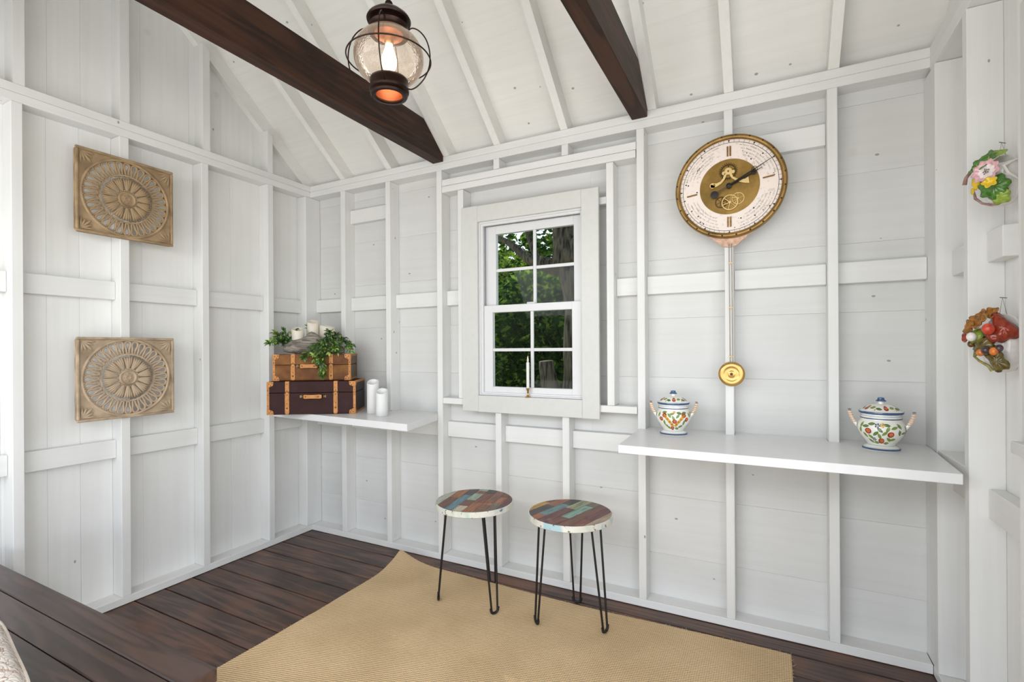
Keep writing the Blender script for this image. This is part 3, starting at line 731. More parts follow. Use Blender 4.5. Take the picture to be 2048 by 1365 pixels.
# ------------------------------------------------------------------ log, candles, greenery on the suitcases
CA = math.radians(36.5); AX = Vector((math.cos(CA), math.sin(CA), 0)); NX = Vector((-math.sin(CA), math.cos(CA), 0)); O2 = Vector((0.166, -0.434, 1.2762))
def on_case(s, t, z=0.0): return O2+AX*s+NX*t+Vector((0, 0, z))
def driftwood():
    N = NT('weathered_driftwood'); v, tc = N.coords((8, 50, 50), rnd=False)
    a = N.n('TexNoise', Vector=v, Scale=1.0, Detail=7.0, Distortion=0.8, Roughness=0.65).outputs[0]
    N.set(Base_Color=N.ramp(a, [(0.32, S(74, 66, 60)), (0.5, S(132, 124, 114)), (0.68, S(178, 172, 162))]), Roughness=0.85, Normal=N.n('Bump', Strength=0.9, Distance=0.004, Height=a).outputs[0])
    bm = bmesh.new(); rows = []; n = 26; seg = 22; L_ = 0.375
    for i in range(n+1):
        u = i/n; x = u*L_
        top = 0.094+0.048*math.exp(-((u-0.47)/0.14)**2)-0.045*max(0, (u-0.68)/0.32)-0.010*max(0, (0.15-u)/0.15)
        e = math.sin(PI*min(1, max(0, (u*0.985+0.0075))))**0.32
        ring = []
        for k in range(seg):
            a = 2*PI*k/seg; c, s_ = math.cos(a), math.sin(a)
            yy = 0.055*c*e; zz = top/2+top/2*s_*(0.45+0.55*e)
            nn = noise.noise(Vector((x*10, yy*30, zz*30)))*0.008+noise.noise(Vector((x*25, yy*60, zz*60)))*0.004
            zz = max(0.0008, zz+nn*s_); yy += nn*c
            if zz < 0.004: zz = 0.0008
            ring.append(bm.verts.new((x, yy, zz)))
        rows.append(ring)
    for A, B in zip(rows, rows[1:]):
        for k in range(seg): bm.faces.new((A[k], A[(k+1) % seg], B[(k+1) % seg], B[k]))
    bm.faces.new(rows[0][::-1]); bm.faces.new(rows[-1])
    o = obj('driftwood_log', bm, N.m, None, on_case(0.042, 0.085), (0, 0, CA), smooth='all')
    tag(o, 'weathered grey driftwood log on top of the brown suitcase', 'log')
driftwood()
WAX = NT('ivory_wax'); WAX.set(Base_Color=S(222, 215, 200), Roughness=0.4); WAX.b.inputs['Subsurface Weight'].default_value = 0.25
WAX.b.inputs['Subsurface Scale'].default_value = 0.01; v_, _ = WAX.coords((20, 20, 20)); WAX.set(Normal=WAX.n('Bump', Strength=0.08, Distance=0.002, Height=WAX.n('TexNoise', Vector=v_, Scale=1.0).outputs[0]).outputs[0]); WAX = WAX.m
WAXW = plain('white_wax', S(226, 226, 223), 0.4, var=0.01)
WICK = plain('candle_wick', S(232, 226, 208), 0.7)
def candle(label, loc, R, H, tilt, mat, group, phase=0.0):
    bm = bmesh.new(); seg = 36
    def ring(r, zf): return [bm.verts.new((r*math.cos(2*PI*i/seg), r*math.sin(2*PI*i/seg), zf(2*PI*i/seg))) for i in range(seg)]
    wav = lambda a: H-tilt*(0.5-0.5*math.cos(a-phase))+0.0015*math.sin(3*a)
    rs = [ring(R-0.001, lambda a: 0.0), ring(R, lambda a: 0.001), ring(R, lambda a: wav(a)-0.003), ring(R-0.0015, wav), ring(R-0.004, lambda a: wav(a)-0.0006), ring(R-0.007, lambda a: wav(a)-0.006), ring(R*0.84, lambda a: H-tilt-0.012), ring(R*0.6, lambda a: H-tilt-0.030), ring(0.004, lambda a: H-tilt-0.034)]
    for A, B in zip(rs, rs[1:]):
        for i in range(seg): bm.faces.new((A[i], A[(i+1) % seg], B[(i+1) % seg], B[i]))
    bm.faces.new(rs[0][::-1]); bm.faces.new(rs[-1])
    root = thing('pillar_candle', label, 'candle', loc, group=group)
    obj('wax', bm, mat, root, smooth='all')
    bm = bmesh.new(); pts = [(0, 0, H-tilt-0.035), (0.0008, 0, H-tilt-0.018), (0, 0, H-tilt-0.004), (0, 0, H-tilt+0.012)]
    tube(bm, pts, [0.0022, 0.0042, 0.0030, 0.0006], 8); obj('wick', bm, WICK, root, smooth=True)
    return root
g1 = 'pillar candles set on the driftwood'; g2 = 'pillar candles standing on the corner shelf'
candle('short ivory pillar candle at the left end of the driftwood log', on_case(0.120, 0.118, 0.078), 0.0395, 0.100, 0.026, WAX, g1, 2.5)
candle('tallest ivory pillar candle, at the middle of the driftwood log', on_case(0.198, 0.190, 0.0015), 0.0395, 0.229, 0.026, WAX, g1, 2.4)
candle('wide ivory pillar candle at the right end of the driftwood log', on_case(0.292, 0.178, 0.0015), 0.0480, 0.194, 0.018, WAX, g1, 3.2)
candle('tall white pillar candle beside the dark suitcase', (0.715, -0.135, 0.9005), 0.0370, 0.214, 0.030, WAXW, g2, 2.0)
candle('shorter white pillar candle, right one on the corner shelf', (0.848, -0.200, 0.9005), 0.0365, 0.165, 0.030, WAXW, g2, 2.0)

LEAFM = []
for i, (c0, c1) in enumerate([((34, 62, 24), (62, 98, 40)), ((62, 96, 34), (110, 142, 58)), ((120, 156, 58), (164, 190, 92))]):
    N = NT('glossy_leaf_%s' % ('deep', 'mid', 'lime')[i]); v, _ = N.coords((30, 30, 30))
    N.set(Base_Color=N.ramp(N.n('TexNoise', Vector=v, Scale=1.0, Detail=2.0).outputs[0], [(0.35, S(*c0)), (0.65, S(*c1))]), Roughness=0.38); LEAFM.append(N.m)
STEM = plain('green_stem', S(70, 78, 40), 0.6)
def leaf(bm, p, d, nrm, L_, W_, mi):
    d = d.normalized(); s_ = d.cross(nrm).normalized(); n = s_.cross(d)
    rowsx = [(0, 0), (0.22, 0.62), (0.5, 1.0), (0.78, 0.7), (1.0, 0.0)]; prev = None
    for t, wv in rowsx:
        c = p+d*L_*t+n*(0.10*L_*math.sin(PI*t)-0.12*L_*t*t)
        if wv == 0: cur = [bm.verts.new(c)]
        else: cur = [bm.verts.new(c-s_*W_*wv*0.5+n*W_*0.12*wv), bm.verts.new(c), bm.verts.new(c+s_*W_*wv*0.5+n*W_*0.12*wv)]
        if prev:
            if len(prev) == 1: fs = [(prev[0], cur[1], cur[0]), (prev[0], cur[2], cur[1])]
            elif len(cur) == 1: fs = [(prev[0], prev[1], cur[0]), (prev[1], prev[2], cur[0])]
            else: fs = [(prev[0], prev[1], cur[1], cur[0]), (prev[1], prev[2], cur[2], cur[1])]
            for f in fs: q = bm.faces.new(f); q.material_index = mi; q.smooth = True
        prev = cur
def sprig(name, label, stems, seed, leafL=0.027):
    rnd = random.Random(seed); leafL *= 1.08; root = thing(name, label, 'greenery', stems[0][0])
    o = Vector(stems[0][0]); sb = bmesh.new(); lb = bmesh.new()
    for st in stems:
        pts = [Vector(p)-o for p in st]; res = []
        for i in range(len(pts)-1):
            for k in range(6): res.append(pts[i].lerp(pts[i+1], k/6))
        res.append(pts[-1]); tube(sb, res, 0.0011, 5)
        for i in range(2, len(res)):
            t = (res[i]-res[i-1]).normalized()
            for k in range(3 if i < len(res)-1 else 4):
                r_ = Vector((rnd.uniform(-1, 1), rnd.uniform(-1, 1), rnd.uniform(-0.6, 1.0)))
                d = (t*rnd.uniform(0.3, 1.0)+r_*0.8).normalized(); nn = Vector((rnd.uniform(-.5, .5)+0.3, rnd.uniform(-.5, .5)-0.4, 0.8))
                u = rnd.random(); tipf = i/len(res)
                mi = 2 if u < 0.06+0.20*(tipf > 0.8) else (1 if u < 0.34+0.25*(tipf > 0.7) else 0)
                l = leafL*rnd.uniform(0.75, 1.25); leaf(lb, res[i]+r_*0.004, d, nn, l, l*0.44, mi)
    stuff(obj('stems', sb, STEM, root)); o2 = obj('leaves', lb, LEAFM, root, recalc=False); stuff(o2); return root
c_ = on_case
sprig('faux_greenery', 'leafy green sprig sticking out left of the driftwood log',
      [[c_(0.10, 0.10, 0.045), c_(0.05, 0.075, 0.085), c_(0.022, 0.045, 0.12), c_(0.008, 0.02, 0.135)],
       [c_(0.10, 0.10, 0.050), c_(0.06, 0.09, 0.10), c_(0.045, 0.08, 0.15)],
       [c_(0.10, 0.10, 0.045), c_(0.04, 0.06, 0.070), c_(-0.005, 0.015, 0.075), c_(-0.022, 0.0, 0.07)],
       [c_(0.11, 0.11, 0.05), c_(0.09, 0.12, 0.10), c_(0.085, 0.13, 0.130)],
       [c_(0.10, 0.09, 0.045), c_(0.06, 0.06, 0.075), c_(0.035, 0.03, 0.085), c_(0.02, 0.0, 0.075)],
       [c_(0.11, 0.12, 0.06), c_(0.07, 0.11, 0.10), c_(0.03, 0.09, 0.11), c_(0.0, 0.06, 0.10)],
       [c_(0.11, 0.12, 0.06), c_(0.10, 0.13, 0.11), c_(0.10, 0.14, 0.145)]], 3)
sprig('faux_greenery', 'small leafy tuft peeking up between the driftwood candles', [[c_(0.18, 0.17, 0.10), c_(0.178, 0.172, 0.14), c_(0.172, 0.175, 0.185)]], 5, 0.022)
sprig('trailing_vine', 'leafy green vine trailing over the brown suitcase front',
      [[c_(0.33, 0.09, 0.12), c_(0.315, 0.03, 0.105), c_(0.30, -0.020, 0.045), c_(0.292, -0.050, -0.04), c_(0.300, -0.052, -0.11), c_(0.305, -0.050, -0.135)],
       [c_(0.33, 0.09, 0.12), c_(0.28, 0.03, 0.08), c_(0.245, -0.01, 0.045), c_(0.21, -0.042, -0.005), c_(0.195, -0.050, -0.02)],
       [c_(0.33, 0.09, 0.12), c_(0.32, 0.02, 0.08), c_(0.315, -0.02, 0.02), c_(0.312, -0.050, -0.06), c_(0.318, -0.052, -0.10)],
       [c_(0.34, 0.09, 0.12), c_(0.375, 0.07, 0.125), c_(0.415, 0.05, 0.09), c_(0.445, 0.03, 0.055), c_(0.465, 0.03, 0.020)],
       [c_(0.34, 0.09, 0.12), c_(0.37, 0.04, 0.10), c_(0.39, 0.01, 0.06), c_(0.395, -0.03, 0.010)],
       [c_(0.34, 0.10, 0.12), c_(0.39, 0.10, 0.115), c_(0.435, 0.09, 0.085), c_(0.465, 0.08, 0.055)],
       [c_(0.33, 0.08, 0.12), c_(0.335, 0.05, 0.14), c_(0.33, 0.02, 0.135)],
       [c_(0.34, 0.08, 0.115), c_(0.352, 0.05, 0.085), c_(0.355, 0.0, 0.045), c_(0.352, -0.04, 0.01)],
       [c_(0.33, 0.09, 0.115), c_(0.295, 0.02, 0.07), c_(0.265, -0.03, 0.02), c_(0.262, -0.050, -0.03)],
       [c_(0.33, 0.09, 0.115), c_(0.305, 0.01, 0.05), c_(0.29, -0.035, 0.01), c_(0.282, -0.052, -0.05)],
       [c_(0.34, 0.09, 0.12), c_(0.36, 0.02, 0.08), c_(0.375, -0.02, 0.05), c_(0.38, -0.04, 0.03)]], 11)

# ------------------------------------------------------------------ window candlestick
wc = thing('candlestick', 'slim white candle in a small brass holder on the window sill', 'candle', (1.741, -0.010, 1.0402-0.0098))
bm = bmesh.new(); lathe(bm, [(0, 0), (0.018, 0), (0.0185, 0.002), (0.010, 0.006), (0.0055, 0.012), (0.0045, 0.022), (0.007, 0.028), (0.0045, 0.033), (0.009, 0.040), (0.0105, 0.052), (0.009, 0.052), (0.0, 0.044)], 24)
BRASS = plain('polished_brass', S(196, 164, 110), 0.25, 0.95, 0.1)
obj('holder', bm, BRASS, wc, smooth=True)
bm = bmesh.new(); lathe(bm, [(0, 0.046), (0.0085, 0.046), (0.0088, 0.19), (0.0078, 0.194), (0.004, 0.198), (0, 0.198)], 20); obj('taper', bm, WAXW, wc, smooth=True)
bm = bmesh.new(); lathe(bm, [(0, 0.197), (0.0045, 0.199), (0.0058, 0.208), (0.004, 0.220), (0.0005, 0.232)], 14); obj('flame_bulb', bm, WAX, wc, smooth=True)

# ------------------------------------------------------------------ painted jars
CER = NT('glazed_white_ceramic'); CER.set(Base_Color=S(236, 234, 224), Roughness=0.12); CER.b.inputs['Coat Weight'].default_value = 0.4; CER = CER.m
def gz(n, c): return plain('glaze_'+n, S(*c), 0.15, var=0.22, scale=120)
GZ = [CER, gz('blue', (62, 88, 130)), gz('leaf_green', (124, 146, 72)), gz('dark_green', (72, 104, 62)), gz('fruit_red', (146, 52, 40)), gz('orange', (206, 108, 64)), gz('yellow', (216, 170, 66)), gz('ochre', (190, 124, 40)), gz('pale_blue', (150, 176, 206))]
def prof_r(prof, z):
    for (r0, z0), (r1, z1) in zip(prof, prof[1:]):
        if z0 <= z <= z1 and z1 > z0: return r0+(r1-r0)*(z-z0)/(z1-z0)
    return prof[-1][0]
def decal(bm, prof, th, z, shape, mi, h=0.0006, ang=0.0, sc=1.0, R0=0.075):
    """flat glaze mark laid on the surface of revolution; shape in metres (along, up)"""
    ca, sa = math.cos(ang), math.sin(ang); vs = []
    cen = None
    for k, (x, yv) in enumerate([(0, 0)]+shape):
        x, yv = (x*ca-yv*sa)*sc, (x*sa+yv*ca)*sc; zz = z+yv; r = prof_r(prof, zz)+h
        t = th+x/R0; vs.append(bm.verts.new((r*math.cos(t), r*math.sin(t), zz)))
    n = len(vs)-1
    for i in range(1, n+1):
        f = bm.faces.new((vs[0], vs[i], vs[i % n+1])); f.material_index = mi
def leafshape(L_, W_, n=5):
    up_ = [(L_*(k/n-0.5), W_/2*math.sin(PI*k/n)**0.8) for k in range(n+1)]
    return up_+[(L_*(0.5-k/n), -W_/2*math.sin(PI*k/n)**0.8) for k in range(1, n)]
def disc(r, n=10): return [(r*math.cos(2*PI*k/n), r*math.sin(2*PI*k/n)) for k in range(n)]
def jar(label, loc, facing, style):
    root = thing('lidded_jar', label, 'jar', loc, (0, 0, facing), 'painted lidded jars on the long shelf')
    body = [(0.0, 0.0), (0.060, 0.0), (0.062, 0.004), (0.060, 0.010), (0.050, 0.016), (0.046, 0.022), (0.050, 0.030), (0.062, 0.045), (0.072, 0.062), (0.0785, 0.080), (0.079, 0.093), (0.075, 0.106), (0.069, 0.115), (0.0665, 0.120), (0.0670, 0.126), (0.0655, 0.132), (0.066, 0.141), (0.064, 0.1415), (0.062, 0.139)]
    bm = bmesh.new(); lathe(bm, body+[(0.060, 0.10), (0.05, 0.05), (0, 0.03)], 56); bd = obj('body', bm, CER, root, smooth=True)
    bands = [(0.0605, 0.003, 0.011, 1), (0.0672, 0.1225, 0.1265, 1), (0.0665, 0.1335, 0.1355, 8), (0.0482, 0.0195, 0.021, 8)]
    bm = bmesh.new()
    for _, z0, z1, mi in bands:
        lathe(bm, [(prof_r(body, z0)+0.0005, z0), (max(prof_r(body, z0), prof_r(body, z1))+0.0009, (z0+z1)/2), (prof_r(body, z1)+0.0005, z1)], 56, mi=mi)
    rnd = random.Random(style*13+4)
    F = -PI/2                                        # front of the jar looks along local -y
    def fruit(th, z, r=0.0095):
        decal(bm, body, th, z, disc(r, 12), 4, 0.0007); decal(bm, body, th+0.01, z+0.001, disc(r*0.66, 10), 5, 0.0011)
    def lf(th, z, a, l=0.026, mi=None):
        decal(bm, body, th, z, leafshape(l, l*0.42), 3 if rnd.random() < 0.35 else 2, 0.0006, a)
        decal(bm, body, th, z, leafshape(l*0.7, l*0.16), 2 if mi is None else mi, 0.0009, a)
    def flower(th, z, mi, r=0.006):
        for k in range(5): decal(bm, body, th+r*math.cos(k*1.257)/0.075, z+r*math.sin(k*1.257), disc(r*0.55, 6), mi, 0.0008)
        decal(bm, body, th, z, disc(r*0.4, 6), 6 if mi != 6 else 7, 0.0011)
    if style == 2:
        for dx, z in ((-0.50, 0.078), (0.46, 0.068), (0.06, 0.041), (1.7, 0.07), (-1.9, 0.06), (3.0, 0.07)): fruit(F+dx, z, 0.0115)
        flower(F-0.10, 0.101, 1); flower(F+0.10, 0.103, 6); flower(F-0.28, 0.046, 1, 0.005)
        spots = [(-0.85, 0.100, 1.2), (-0.62, 0.096, 0.1), (-0.36, 0.106, 0.15), (-0.92, 0.080, 1.3), (0.0, 0.085, 2.3), (-0.18, 0.070, 0.8), (-0.70, 0.060, 2.2), (-0.42, 0.055, 2.4), (-0.02, 0.060, 1.9), (0.20, 0.072, 0.8), (0.32, 0.088, 1.2), (0.60, 0.094, 0.35), (0.28, 0.104, -0.15), (0.85, 0.100, 2.2), (0.88, 0.075, 1.9), (0.42, 0.048, 2.4), (0.62, 0.048, 0.2), (-0.50, 0.038, 2.5), (-0.2, 0.033, 0.0), (0.34, 0.032, 0.1)]
    else:
        for dx, z in ((-0.80, 0.078), (0.78, 0.076), (-0.12, 0.036), (0.02, 0.068), (1.9, 0.06), (-2.0, 0.07), (3.0, 0.07)): fruit(F+dx, z, 0.010)
        for sg in (-1, 1):
            for k in range(8):
                t = k/7; decal(bm, body, F+0.0+sg*(0.10+0.42*t), 0.049+0.043*t, disc(0.0068, 8), 7 if k % 2 else 6, 0.0008+0.0001*k)
            decal(bm, body, F+sg*0.56, 0.096, disc(0.0105, 10), 4, 0.0016); decal(bm, body, F+sg*0.56, 0.096, disc(0.005, 8), 7, 0.002)
        flower(F, 0.110, 6, 0.004)
        spots = [(-0.28, 0.095, 2.2), (0.20, 0.093, 0.9), (-0.6, 0.109, 0.1), (0.62, 0.107, 0.1), (-0.95, 0.098, 1.3), (0.98, 0.096, 1.9), (-0.62, 0.062, 1.5), (0.62, 0.062, 1.5), (0.45, 0.044, 0.3), (-0.5, 0.046, 2.4), (-0.38, 0.038, 2.6), (0.22, 0.034, -0.2), (-0.15, 0.102, 0.3), (0.3, 0.106, -0.2), (-0.05, 0.084, 2.0)]
    for dx, z, a in spots: lf(F+dx, z, a)
    for k in range(26): lf(F+1.15+k*0.153, rnd.uniform(0.036, 0.105), rnd.uniform(0, PI), 0.022)
    obj('painted_decoration', bm, GZ, bd, recalc=False)
    lid = [(0.0, 0.150), (0.060, 0.1425), (0.070, 0.1425), (0.0725, 0.1465), (0.0715, 0.151), (0.064, 0.153), (0.060, 0.158), (0.050, 0.167), (0.036, 0.174), (0.020, 0.178), (0.010, 0.180), (0.009, 0.186), (0.016, 0.189), (0.0165, 0.192), (0.011, 0.196), (0.010, 0.203), (0.0, 0.205)]
    lp = [(0.0640, 0.153), (0.060, 0.158), (0.050, 0.167), (0.036, 0.174), (0.020, 0.178)]
    bm = bmesh.new(); lathe(bm, lid, 56); ld = obj('lid', bm, CER, root, smooth=True)
    bm = bmesh.new(); lathe(bm, [(0.0704, 0.1420), (0.0732, 0.1465), (0.0722, 0.1512)], 56, mi=1); lathe(bm, [(0.0168, 0.1892), (0.0170, 0.1922), (0.0115, 0.1964), (0.0105, 0.2034), (0, 0.2056)], 20, mi=1)
    lp2 = sorted([(r, z) for r, z in lp], key=lambda p: p[1])
    for k in range(5):
        th = F+(k-2)*1.25+(0.35 if style == 2 else 0.0); decal(bm, lp2, th, 0.1655, disc(0.0085, 10), 4, 0.0008, R0=0.055); decal(bm, lp2, th, 0.1655, disc(0.0045, 8), 5, 0.0012, R0=0.055)
        for q in (-0.42, 0.42): decal(bm, lp2, th+q, 0.163+0.004*(q > 0), leafshape(0.022, 0.009), 2 if q > 0 else 3, 0.0008, 0.4*q, R0=0.055)
        decal(bm, lp2, th+0.62, 0.1595, disc(0.003, 6), 6, 0.0012, R0=0.055)
    obj('painted_decoration', bm, GZ, ld, recalc=False)
    for sg in (-1, 1):
        bm = bmesh.new(); pts = []
        for k in range(9):
            t = k/8; pts.append((sg*(0.072+0.030*t+0.004*math.sin(PI*t)), 0, 0.084+0.052*t+0.010*t*t))
        # a flat strap handle seen edge-on: sweep three close tubes across the depth
        for dy in (-0.010, 0.0, 0.010): tube(bm, [(p[0], dy*(1-0.2*i/8), p[2]) for i, p in enumerate(pts)], 0.0065, 8)
        h = obj('handle', bm, CER, root, smooth=True)
        bm = bmesh.new()
        for k in range(3, 9):
            p = pts[k]; cube(bm, (p[0]-sg*0.0, -0.0125, p[2]), (0.013, 0.010, 0.0035), 0.0)
            for f in bm.faces[-6:] if False else []: pass
        for f in bm.faces: f.material_index = 0
        obj('painted_stripes', bm, GZ[7], h)
        bm = bmesh.new(); cube(bm, (pts[-1][0], 0, pts[-1][2]+0.0055), (0.011, 0.030, 0.003), 0.001); obj('handle_tip', bm, GZ[1], h)
    return root
jar('painted lidded jar with garland band at the left end of the long shelf', (2.535, -0.088, 0.8965), math.radians(12), 1)
jar('painted lidded jar with scattered fruit at the right end of the long shelf', (3.325, -0.098, 0.8965), math.radians(-12), 2)

# ------------------------------------------------------------------ clock
def clock():
    root = thing('wall_clock', 'large round brass and cream pendulum wall clock above the shelf', 'clock', (2.777, -0.001, 2.040), (PI/2, 0, 0))
    BRZ = NT('aged_brass'); v, tc = BRZ.coords((9, 9, 9), rnd=False); a = BRZ.n('TexNoise', Vector=v, Scale=1.0, Detail=5.0).outputs[0]
    BRZ.set(Base_Color=BRZ.ramp(a, [(0.3, S(112, 88, 50)), (0.52, S(150, 118, 66)), (0.72, S(176, 140, 88))]), Metallic=0.75, Roughness=0.38); BRZ = BRZ.m
    PL = NT('brushed_brass_plate'); v, tc = PL.coords((7, 7, 7), rnd=False); a = PL.n('TexNoise', Vector=v, Scale=1.0, Detail=6.0, Roughness=0.65).outputs[0]
    PL.set(Base_Color=PL.ramp(a, [(0.28, S(104, 80, 34)), (0.5, S(136, 106, 48)), (0.75, S(170, 134, 70))]), Metallic=0.55, Roughness=0.42); PL = PL.m
    CM = NT('speckled_cream_dial'); v, tc = CM.coords((60, 60, 60), rnd=False); a = CM.n('TexNoise', Vector=v, Scale=1.0, Detail=4.0).outputs[0]
    vo = CM.n('TexVoronoi', Vector=tc, Scale=55.0); m1 = CM.n('Math', {'operation': 'LESS_THAN'}, _0=vo.outputs['Distance'], _1=0.10).outputs[0]
    m2 = CM.n('Math', {'operation': 'LESS_THAN'}, _0=CM.n('SeparateColor', Color=vo.outputs['Color']).outputs[0], _1=0.22).outputs[0]
    m3 = CM.n('Math', {'operation': 'MULTIPLY'}, _0=m1, _1=m2).outputs[0]
    CM.set(Base_Color=mixc(CM, m3, CM.ramp(a, [(0.30, S(216, 198, 188)), (0.42, S(238, 225, 216))]), S(96, 86, 88)), Roughness=0.6); CM = CM.m
    INK = plain('faded_ink', S(118, 106, 110), 0.8); INKD = plain('dark_ink', S(52, 44, 48), 0.8)
    GOLD = plain('pale_gold', S(220, 190, 128), 0.4, 0.4); NUM = plain('bronze_numeral', S(140, 104, 52), 0.4, 0.6); HAND = plain('blackened_hand', S(44, 40, 40), 0.4, 0.5)
    bm = bmesh.new(); lathe(bm, [(0, 0.0), (0.222, 0.0), (0.222, 0.022), (0, 0.022)], 80); dial = obj('dial', bm, CM, root, smooth=True)
    bm = bmesh.new(); lathe(bm, [(0.216, 0.0225), (0.213, 0.030), (0.217, 0.036), (0.226, 0.039), (0.233, 0.036), (0.236, 0.026), (0.235, 0.004), (0.2225, 0.002), (0.2225, 0.0225), (0.216, 0.0225)], 96); obj('bezel', bm, BRZ, root, smooth='all')
    bm = bmesh.new()
    for k in range(24):
        a = 2*PI*(k+0.5)/24; ball(bm, (0.2275*math.cos(a), 0.2275*math.sin(a), 0.0385), 0.0042, 8, (1, 1, 0.6))
    stuff(obj('bezel_screws', bm, plain('dark_screw', S(70, 56, 44), 0.4, 0.7), root, smooth=True))
    bm = bmesh.new(); z = 0.0224
    lathe(bm, [(0.2005, z), (0.2015, z+0.0003), (0.2025, z)], 96)
    for k in range(60):
        a = 2*PI*k/60
        R_ = Matrix.Rotation(a, 3, 'Z'); cube(bm, R_ @ Vector((0.208, 0, z)), (0.012, 0.0010, 0.0008), rot=R_)
        if k % 5 == 0:
            t1, t2, t3 = [R_ @ Vector(p) for p in ((0.2015, 0, z+.0006), (0.2125, 0.0042, z+.0006), (0.2125, -0.0042, z+.0006))]
            bm.faces.new([bm.verts.new(t) for t in (t1, t2, t3)])
    stuff(obj('minute_marks', bm, INKD, dial))
    # faded handwriting running round the dial
    bm = bmesh.new(); rnd = random.Random(2)
    def ribbon(pts, w_):
        last = None
        for i, p in enumerate(pts):
            q = pts[min(i+1, len(pts)-1)]; o_ = pts[max(i-1, 0)]; dx, dy = q[0]-o_[0], q[1]-o_[1]; l = math.hypot(dx, dy) or 1
            nx_, ny_ = -dy/l*w_/2, dx/l*w_/2; cur = (bm.verts.new((p[0]+nx_, p[1]+ny_, z+0.0003)), bm.verts.new((p[0]-nx_, p[1]-ny_, z+0.0003)))
            if last: bm.faces.new((last[0], cur[0], cur[1], last[1]))
            last = cur
    for q in range(4):
        c = PI/2*q+PI/4
        for line, rr in enumerate((0.190, 0.176, 0.162, 0.149)):
            a = c+0.55-line*0.05; end = c-0.50+line*0.08
            while a > end:
                n = rnd.randint(8, 26); pts = []
                for k in range(n):
                    amp = 0.0024*(1.9 if rnd.random() < 0.16 else 1)
                    pts.append(((rr+amp*math.sin(k*1.9)+rnd.uniform(-.0006, .0006))*math.cos(a), (rr+amp*math.sin(k*1.9))*math.sin(a))); a -= 0.0072
                ribbon(pts, 0.0007 if rnd.random() < 0.8 else 0.0012); a -= 0.022
    for k in range(9):
        aa = 2.45-0.012*k; ribbon([(0.178*math.cos(aa)+rnd.uniform(-.003, .003), 0.178*math.sin(aa)-0.02+rnd.uniform(-.004, .004)) for _ in range(4)], 0.0018)
    stuff(obj('handwriting', bm, INK, dial))
    bm = bmesh.new()
    for _ in range(70):
        a = rnd.uniform(0, 2*PI); rr = rnd.uniform(0.134, 0.206); r0 = rnd.choice([0.0012, 0.0016, 0.0022, 0.0034]) if rnd.random() < 0.5 else 0.001
        cx, cy = rr*math.cos(a), rr*math.sin(a); cv = [bm.verts.new((cx+r0*rnd.uniform(.8, 1.2)*math.cos(2*PI*k/8), cy+r0*math.sin(2*PI*k/8), z+0.0005)) for k in range(8)]; bm.faces.new(cv)
    stuff(obj('ink_spots', bm, INKD, dial))
    for a, n in ((PI/2, 2), (0.0, 1), (-PI/2, 2), (PI, 1)):
        for k in range(n):
            bm = bmesh.new(); off = (k-(n-1)/2)*0.0115
            R_ = Matrix.Rotation(a+(0.0 if n == 2 else 0.12), 3, 'Z'); cube(bm, R_ @ Vector((0.162, off, 0.0245)), (0.046, 0.0065, 0.004), 0.0008, R_)
            for rr in (0.162,): ball(bm, R_ @ Vector((rr, off, 0.027)), 0.0026, 8)
            obj('numeral_bar', bm, NUM, root)
    bm = bmesh.new(); lathe(bm, [(0, 0.0235), (0.1265, 0.0235), (0.1265, 0.0222), (0, 0.0222)], 80); obj('centre_plate', bm, PL, root, smooth=True)
    def gear(cx, cy, R0, z0, mat, teeth=0, spokes=6, w_=0.0032):
        bm = bmesh.new(); n = 40
        tube(bm, [(cx+R0*math.cos(2*PI*k/n), cy+R0*math.sin(2*PI*k/n), z0) for k in range(n)], w_*0.55, 6, closed=True)
        for k in range(spokes):
            a = 2*PI*k/spokes+0.3; tube(bm, [(cx+0.004*math.cos(a), cy+0.004*math.sin(a), z0), (cx+R0*math.cos(a), cy+R0*math.sin(a), z0)], w_*0.34, 5)
        lathe(bm, [(0, z0-0.001), (R0*0.16, z0-0.001), (R0*0.16, z0+0.002), (0, z0+0.002)], 14, cx, cy)
        for k in range(teeth):
            a = 2*PI*k/teeth; tube(bm, [(cx+R0*math.cos(a), cy+R0*math.sin(a), z0), (cx+R0*1.28*math.cos(a+0.06), cy+R0*1.28*math.sin(a+0.06), z0)], 0.0012, 4)
        obj('gear', bm, mat, root, smooth=True)
    DG = plain('dark_gear', S(92, 72, 48), 0.4, 0.7)
    gear(-0.003, 0.069, 0.031, 0.0262, DG, 26, 5, 0.0045)
    gear(0.003, -0.074, 0.0330, 0.0290, GOLD, 0, 6, 0.0055); gear(0.037, -0.060, 0.0250, 0.0262, GOLD, 0, 5, 0.0042); gear(-0.034, -0.068, 0.0240, 0.0262, DG, 0, 6, 0.0042)
    bm = bmesh.new()
    def band(pts, ws, z0, z1):
        n = len(pts); Lf, Rt = [], []
        for i, p in enumerate(pts):
            q = pts[min(i+1, n-1)]; o_ = pts[max(i-1, 0)]; dx, dy = q[0]-o_[0], q[1]-o_[1]; l = math.hypot(dx, dy)
            Lf.append((p[0]-dy/l*ws[i]/2, p[1]+dx/l*ws[i]/2)); Rt.append((p[0]+dy/l*ws[i]/2, p[1]-dx/l*ws[i]/2))
        for i in range(n-1):
            polyext(bm, [Lf[i], Rt[i], Rt[i+1], Lf[i+1]], z0, z1)
    band([(-0.078, 0.010), (-0.066, 0.012), (-0.050, 0.014), (-0.034, 0.022), (-0.022, 0.036), (-0.016, 0.052), (-0.012, 0.066)], [0.012, 0.020, 0.014, 0.010, 0.009, 0.010, 0.012], 0.028, 0.031)
    band([(0.082, 0.016), (0.066, 0.014), (0.048, 0.018), (0.030, 0.026), (0.014, 0.038), (0.008, 0.052), (0.005, 0.066)], [0.030, 0.018, 0.013, 0.010, 0.009, 0.010, 0.012], 0.028, 0.031)
